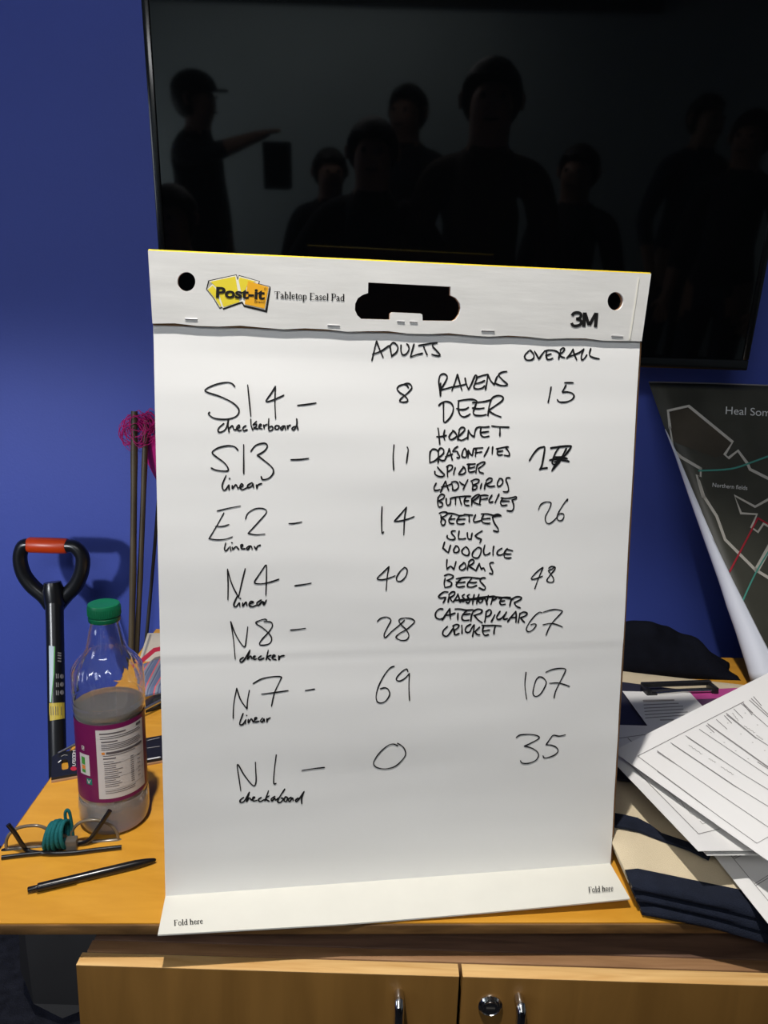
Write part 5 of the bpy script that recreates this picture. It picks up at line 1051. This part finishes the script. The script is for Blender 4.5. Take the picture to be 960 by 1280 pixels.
# ------------------------------------------------------------------ POSTER leaning on the wall, left side curling forward
PT = Vector((0, 1.590, TZ+.545)); PB = Vector((0, 1.235, TZ+.0)); pvd = (PB-PT).normalized(); pxd = Vector((1, 0, 0)); pnd = pvd.cross(pxd).normalized()
if pnd.y > 0: pnd = -pnd
P0 = np.array(PT); PNn = np.array(pnd)
pst = thing('map_poster', 'dark aerial map poster leaning on the blue wall with its left side curling over', 'poster', (.9, 1.41, TZ))
out_ = [(806, 465), (818, 500), (830, 534), (843, 570), (859.5, 622), (878, 678), (895, 729), (904, 760), (914, 790), (928, 838), (934, 862), (942, 890)]
inn_ = [(806, 465), (818, 500), (830, 534), (845.5, 572.5), (866, 622), (893.5, 678), (918, 729), (934, 760), (949, 790), (974, 838), (986, 862), (1000, 890)]
def ip(tab, y):
    for (xa, ya), (xb, yb) in zip(tab, tab[1:]):
        if ya <= y <= yb: return xa+(xb-xa)*(y-ya)/(yb-ya)
    return tab[-1][0]
rows = [477+(853-477)*(j/44) for j in range(45)]
bf_, bc_ = bmesh.new(), bmesh.new(); FR_, CR_ = [], []
XR = .535+.84
for y in rows:
    O = Vector(hit(ip(out_, y), y, P0, PNn)); r = .0008+.026*max(0, (y-534)/350)**1.0
    E_ = Vector(hit(ip(inn_, y), y, np.array(PT+pnd*2*r), PNn)); st = O+pxd*r
    ztop = 0.0 if y > 480 else 0.0
    FR_.append([bf_.verts.new(st+pxd*((XR-st.x)*i/20)) for i in range(21)])
    arc = [O+pxd*r+pnd*r+(-pxd*math.sin(a)-pnd*math.cos(a))*r for a in [math.pi*k/10 for k in range(11)]]
    if y >= 530: CR_.append([bc_.verts.new(p) for p in arc]+[bc_.verts.new(arc[-1].lerp(E_, k/4)) for k in range(1, 5)])
for R__, bb in ((FR_, bf_), (CR_, bc_)):
    for j in range(len(R__)-1):
        for i in range(len(R__[0])-1): bb.faces.new((R__[j][i], R__[j+1][i], R__[j+1][i+1], R__[j][i+1]))
pf = obj('printed_face', bf_, 'map_dark', pst, smooth=60); pf.modifiers.new('s', 'SOLIDIFY').thickness = .0006
pc_ = obj('curled_edge', bc_, 'poster_white', pst, smooth=80); pc_.modifiers.new('s', 'SOLIDIFY').thickness = .0006; pc_['label'] = 'white back of the poster, curled forward'
fm = lambda d: (lambda x, y: Vector(hit(x, y, np.array(PT+pnd*d), PNn)))
Z8 = lambda L_: [(800+x/6, 460+y/6) for x, y in L_]
ZC_ = lambda L_: [(740+x/4.267, 460+y/4.267) for x, y in L_]
b = bmesh.new(); ribbon(b, Z8([(66, 106), (140, 106), (500, 114), (960, 130)]), 1.6, fm(.0012), caps=False); obj('top_border', b, 'grey_print', pf, smooth=0)
b = bmesh.new(); poly2d(b, Z8([(215, 322), (365, 288), (690, 555), (640, 650), (560, 670), (400, 610), (270, 560), (240, 540)]), fm(.0008)); obj('field_patch', b, 'map_patch', pf, smooth=0)
b = bmesh.new()
for L_, w_ in ((Z8([(225, 450), (210, 320), (365, 285), (695, 555), (635, 650), (665, 675), (735, 620), (805, 715), (825, 760), (885, 790), (975, 835)]), 3.6), (Z8([(225, 450), (250, 600)]), 2.0), (Z8([(260, 625), (310, 670), (455, 755)]), 3.6),
               (Z8([(455, 755), (455, 815), (425, 800), (440, 860), (470, 965)]), 2.6), (ZC_([(600, 690), (665, 790), (710, 915), (780, 985), (870, 1075), (960, 1130)]), 3.6), (ZC_([(960, 690), (870, 740), (760, 680), (795, 775), (880, 780), (850, 850), (885, 875), (915, 830), (960, 855)]), 3.2), (ZC_([(960, 930), (905, 1030), (878, 1078)]), 6.5), (ZC_([(570, 600), (600, 690)]), 2.8)):
    ribbon(b, L_, w_, fm(.0012))
obj('white_outline', b, 'map_line', pf, smooth=0)
b = bmesh.new()
ribbon(b, smooth_pts([(x, y, 0) for x, y in ZC_([(570, 548), (740, 538), (860, 500), (960, 463)])], 5), 2.2, fm(.0015)); obj('teal_route', b, 'map_teal', pf, smooth=0)
b = bmesh.new(); ribbon(b, smooth_pts([(x, y, 0) for x, y in ZC_([(960, 950), (875, 1090), (805, 1240), (790, 1290)])], 5), 2.0, fm(.0015)); obj('teal_route', b, 'map_teal', pf, smooth=0)
b = bmesh.new(); ribbon(b, ZC_([(735, 1085), (885, 800)]), 2.2, fm(.0015)); ribbon(b, ZC_([(885, 800), (960, 845)]), 2.0, fm(.0015)); obj('red_route', b, 'map_red', pf, smooth=0)
b = bmesh.new(); put_text(b, 'Heal Som', (907, 517.5), (962.5, 520.5), 9.6, fm(.0015)); put_text(b, 'Northern fields', (890.5, 608.5), (934, 612.5), 5.2, fm(.0015)); obj('map_lettering', b, 'map_text', pf, smooth=0)

# ------------------------------------------------------------------ PEOPLE in the room behind the viewer (seen in the television screen)
def seen(px, py, d):
    p0 = TVO+tvn*.0005; h = Vector(hit(px, py, np.array(p0), np.array(tvn))); r_ = Vector(ray(px, py)); q = r_-tvn*2*r_.dot(tvn); return h+q*d
def person(label, head, height, face, arms=None, top='clothes', hair=True, cap=False, lean=0.0, group=None):
    """head: centre of the head; face: heading in degrees (0 looks at the blue wall); arms: [(elbow, hand)] per side in (forward, side, up)/height"""
    h = height; fa = math.radians(face); f = Vector((-math.sin(fa), math.cos(fa), 0)); s = Vector((math.cos(fa), math.sin(fa), 0)); u = Vector((0, 0, 1))
    hx, hy = head.x, head.y; base = Vector((hx, hy, 0))-f*(.02*h)
    root = thing('person', label, 'person', tuple(base), group)
    def L(a, b_, c): return base+f*(a*h)+s*(b_*h)+u*(c*h)
    V, E_, Rr = [], [], []
    def add(p, r, par=None):
        V.append(p); Rr.append(r if isinstance(r, tuple) else (r, r)); i = len(V)-1
        if par is not None: E_.append((par, i))
        return i
    pel = add(L(0, 0, .53), .090*h); sp_ = add(L(.005, 0, .62), .078*h, pel); ch = add(L(.01, 0, .73), .088*h, sp_); nb = add(L(.0, 0, .80), .058*h, ch)
    nk = add(L(.01, 0, .845), .033*h, nb); h1 = add(L(.02, 0, .885), .046*h, nk); h2 = add(L(.02, 0, .93), .056*h, h1); h3 = add(L(.012, 0, .965), .045*h, h2)
    add(L(.072, 0, .922), .010*h, h2)
    arms = arms or [((-.02, .04, -.17), (.05, .03, -.33))]*2
    for side, (el, ha) in zip((-1, 1), arms):
        sh_ = add(L(0, side*.105, .79), .042*h, nb)
        e_ = L(0, side*.115, .79)+f*(el[0]*h)+s*(side*el[1]*h)+u*(el[2]*h); hd_ = L(0, side*.115, .79)+f*(ha[0]*h)+s*(side*ha[1]*h)+u*(ha[2]*h)
        ei = add(e_, .030*h, sh_); dirv = (hd_-e_).normalized(); wi = add(hd_-dirv*.02*h, .019*h, ei); pa = add(hd_+dirv*.025*h, (.024*h, .015*h), wi)
        sdv = dirv.cross(u).normalized() if abs(dirv.z) < .9 else s
        for k in range(4):
            q = add(hd_+dirv*(.055-.004*abs(k-1))*h+sdv*((k-1.5)*.012*h), .0065*h, pa); add(hd_+dirv*(.085-.006*abs(k-1.3))*h+sdv*((k-1.5)*.013*h)-u*.008*h, .005*h, q)
        q = add(hd_+dirv*.022*h-sdv*.030*h, .007*h, pa); add(hd_+dirv*.045*h-sdv*.038*h, .0055*h, q)
    for side in (-1, 1):
        hp_ = add(L(0, side*.052, .48), .066*h, pel); kn = add(L(.012, side*.058, .28), .044*h, hp_); an = add(L(0, side*.06, .055), .028*h, kn); add(L(.085, side*.066, .022), (.026*h, .02*h), an)
    me = bpy.data.meshes.new('body'); me.from_pydata([tuple(v) for v in V], E_, []); o = bpy.data.objects.new('tmp', me); COL.objects.link(o)
    sk = o.modifiers.new('k', 'SKIN'); sk.use_smooth_shade = True
    for d_, r_ in zip(me.skin_vertices[0].data, Rr): d_.radius = r_
    me.skin_vertices[0].data[0].use_root = True
    ss = o.modifiers.new('s', 'SUBSURF'); ss.levels = 2; ss.render_levels = 2
    m2 = bpy.data.meshes.new_from_object(o.evaluated_get(bpy.context.evaluated_depsgraph_get())); bpy.data.objects.remove(o)
    m2.materials.clear()
    body = obj('body', m2, [top, 'skin', 'clothes_blue'], root, smooth=60)
    hands = [base+f*(ha[0]*h)+s*(sd_*(.115+ha[1])*h)+u*((.79+ha[2])*h)-WLOC['%s' % root.name] for sd_, (el, ha) in zip((-1, 1), arms)]
    for p in m2.polygons:
        c = p.center
        if c.z > .845*h or any((c-q).length < .09*h and True for q in hands): p.material_index = 1
        elif c.z < .5*h: p.material_index = 2
    hc_ = L(.02, 0, .93)
    # face: eyes, mouth, ears
    b = bmesh.new()
    for sd_ in (-1, 1): lathe(b, L(.070, sd_*.019, .936), [(.004*h, 0), (.006*h, .002*h), (.003*h, .004*h)], 10, axis=f)
    tube(b, [L(.072, -.014, .897), L(.077, 0, .895), L(.072, .014, .897)], .0025*h, 6)
    obj('eyes_and_mouth', b, 'hair', body)
    b = bmesh.new()
    for sd_ in (-1, 1): tube(b, [L(.015, sd_*.056, .945), L(.005, sd_*.062, .935), L(.010, sd_*.059, .915)], .006*h, 6)
    obj('ears', b, 'skin', body)
    if hair:
        b = bmesh.new(); bmesh.ops.create_icosphere(b, subdivisions=3, radius=1)
        for v in b.verts:
            c = v.co.copy(); rr_ = .066*h
            p = L(.008, 0, .938)+f*(c.x*rr_*1.05)+s*(c.y*rr_*.92)+u*(c.z*rr_*1.05)
            if c.x > .25 and c.z < .45: p -= f*(c.x-.2)*.085*h
            v.co = p+Vector((noise.noise(c*6), noise.noise(c*6+Vector((3, 1, 2))), 0))*.006
        obj('hair', b, 'hair', root, smooth=80)
    if cap:
        b = bmesh.new(); bmesh.ops.create_icosphere(b, subdivisions=3, radius=1)
        for v in b.verts:
            c = v.co; v.co = L(.010, 0, .955)+f*(c.x*.070*h)+s*(c.y*.063*h)+u*(max(c.z, -.1)*.055*h)
        cp = obj('cap', b, 'clothes', root, smooth=60)
        b = bmesh.new(); prism(b, [(.06*math.cos(a)*1.15+.045, .052*math.sin(a)) for a in [-1.35+2.7*k/12 for k in range(13)]], .950, .957, lambda x, y, z: L(x, y, z)); obj('peak', b, 'clothes', cp)
    return root
# the one with outstretched arm (far left of the screen)
hd1 = seen(247, 124, 3.6)
hold = Vector(seen(347, 207, 3.5))
_h = hd1.z/.93; _f = Vector((math.sin(math.radians(82)), math.cos(math.radians(82)), 0)); _s = Vector((_f.y, -_f.x, 0)); _sh = Vector((hd1.x, hd1.y, 0))-_f*(.02*_h)+Vector((0, 0, .79*_h))
_d = (hold+Vector((-.06, 0, .15))-_sh)/_h; _a = (_d.dot(_f), abs(_d.dot(_s)), _d.z)
pr = person('person in a peaked cap with one arm stretched out holding a box', hd1, hd1.z/.93, -82, [((_a[0]*.5, .04, _a[2]*.5-.02), (_a[0], .01, _a[2])), ((.02, .03, -.17), (.04, .03, -.33))], cap=True)
tag(obj('carried_box', box(hold-Vector((.08, .06, .13)), hold+Vector((.08, .06, .13)), .01), 'clothes'), 'dark box in the outstretched hand of the person in the cap', 'box')
hd2 = seen(214, 272, 1.5); person('person standing low at the left edge of the screen reflection', hd2, min(1.85, max(1.35, hd2.z/.93)), 10)
hd3 = seen(462, 158, 1.95); hd3.x = max(-.10, min(.10, hd3.x))
person('person taking the photograph, arms raised in front of the chest', Vector((-.09, -.44, 1.62)), 1.74, 0, [((.06, .10, -.16), (.18, -.075, -.10)), ((.06, .10, -.16), (.18, -.075, -.10))])
for (px_, py_, d_, fc, lb, tp_) in ((508, 140, 3.4, 25, 'person standing just behind the photographer, facing the wall', 'clothes'), (413, 215, 3.0, -15, 'shorter person beside the photographer on the left', 'clothes'), (616, 112, 1.80, 5, 'broad person in brown clothes right of the photographer', 'clothes_brown'), (722, 215, 2.6, 30, 'person in dark clothes behind the broad person in brown', 'clothes'), (887, 140, 4.2, -20, 'person in dark clothes near the right end of the room, standing upright', 'clothes_blue'), (938, 172, 3.3, 40, 'person in dark clothes nearest the right wall', 'clothes')):
    hp_ = seen(px_, py_, d_); person(lb, hp_, min(1.95, max(1.3, hp_.z/.93)), fc, top=tp_)
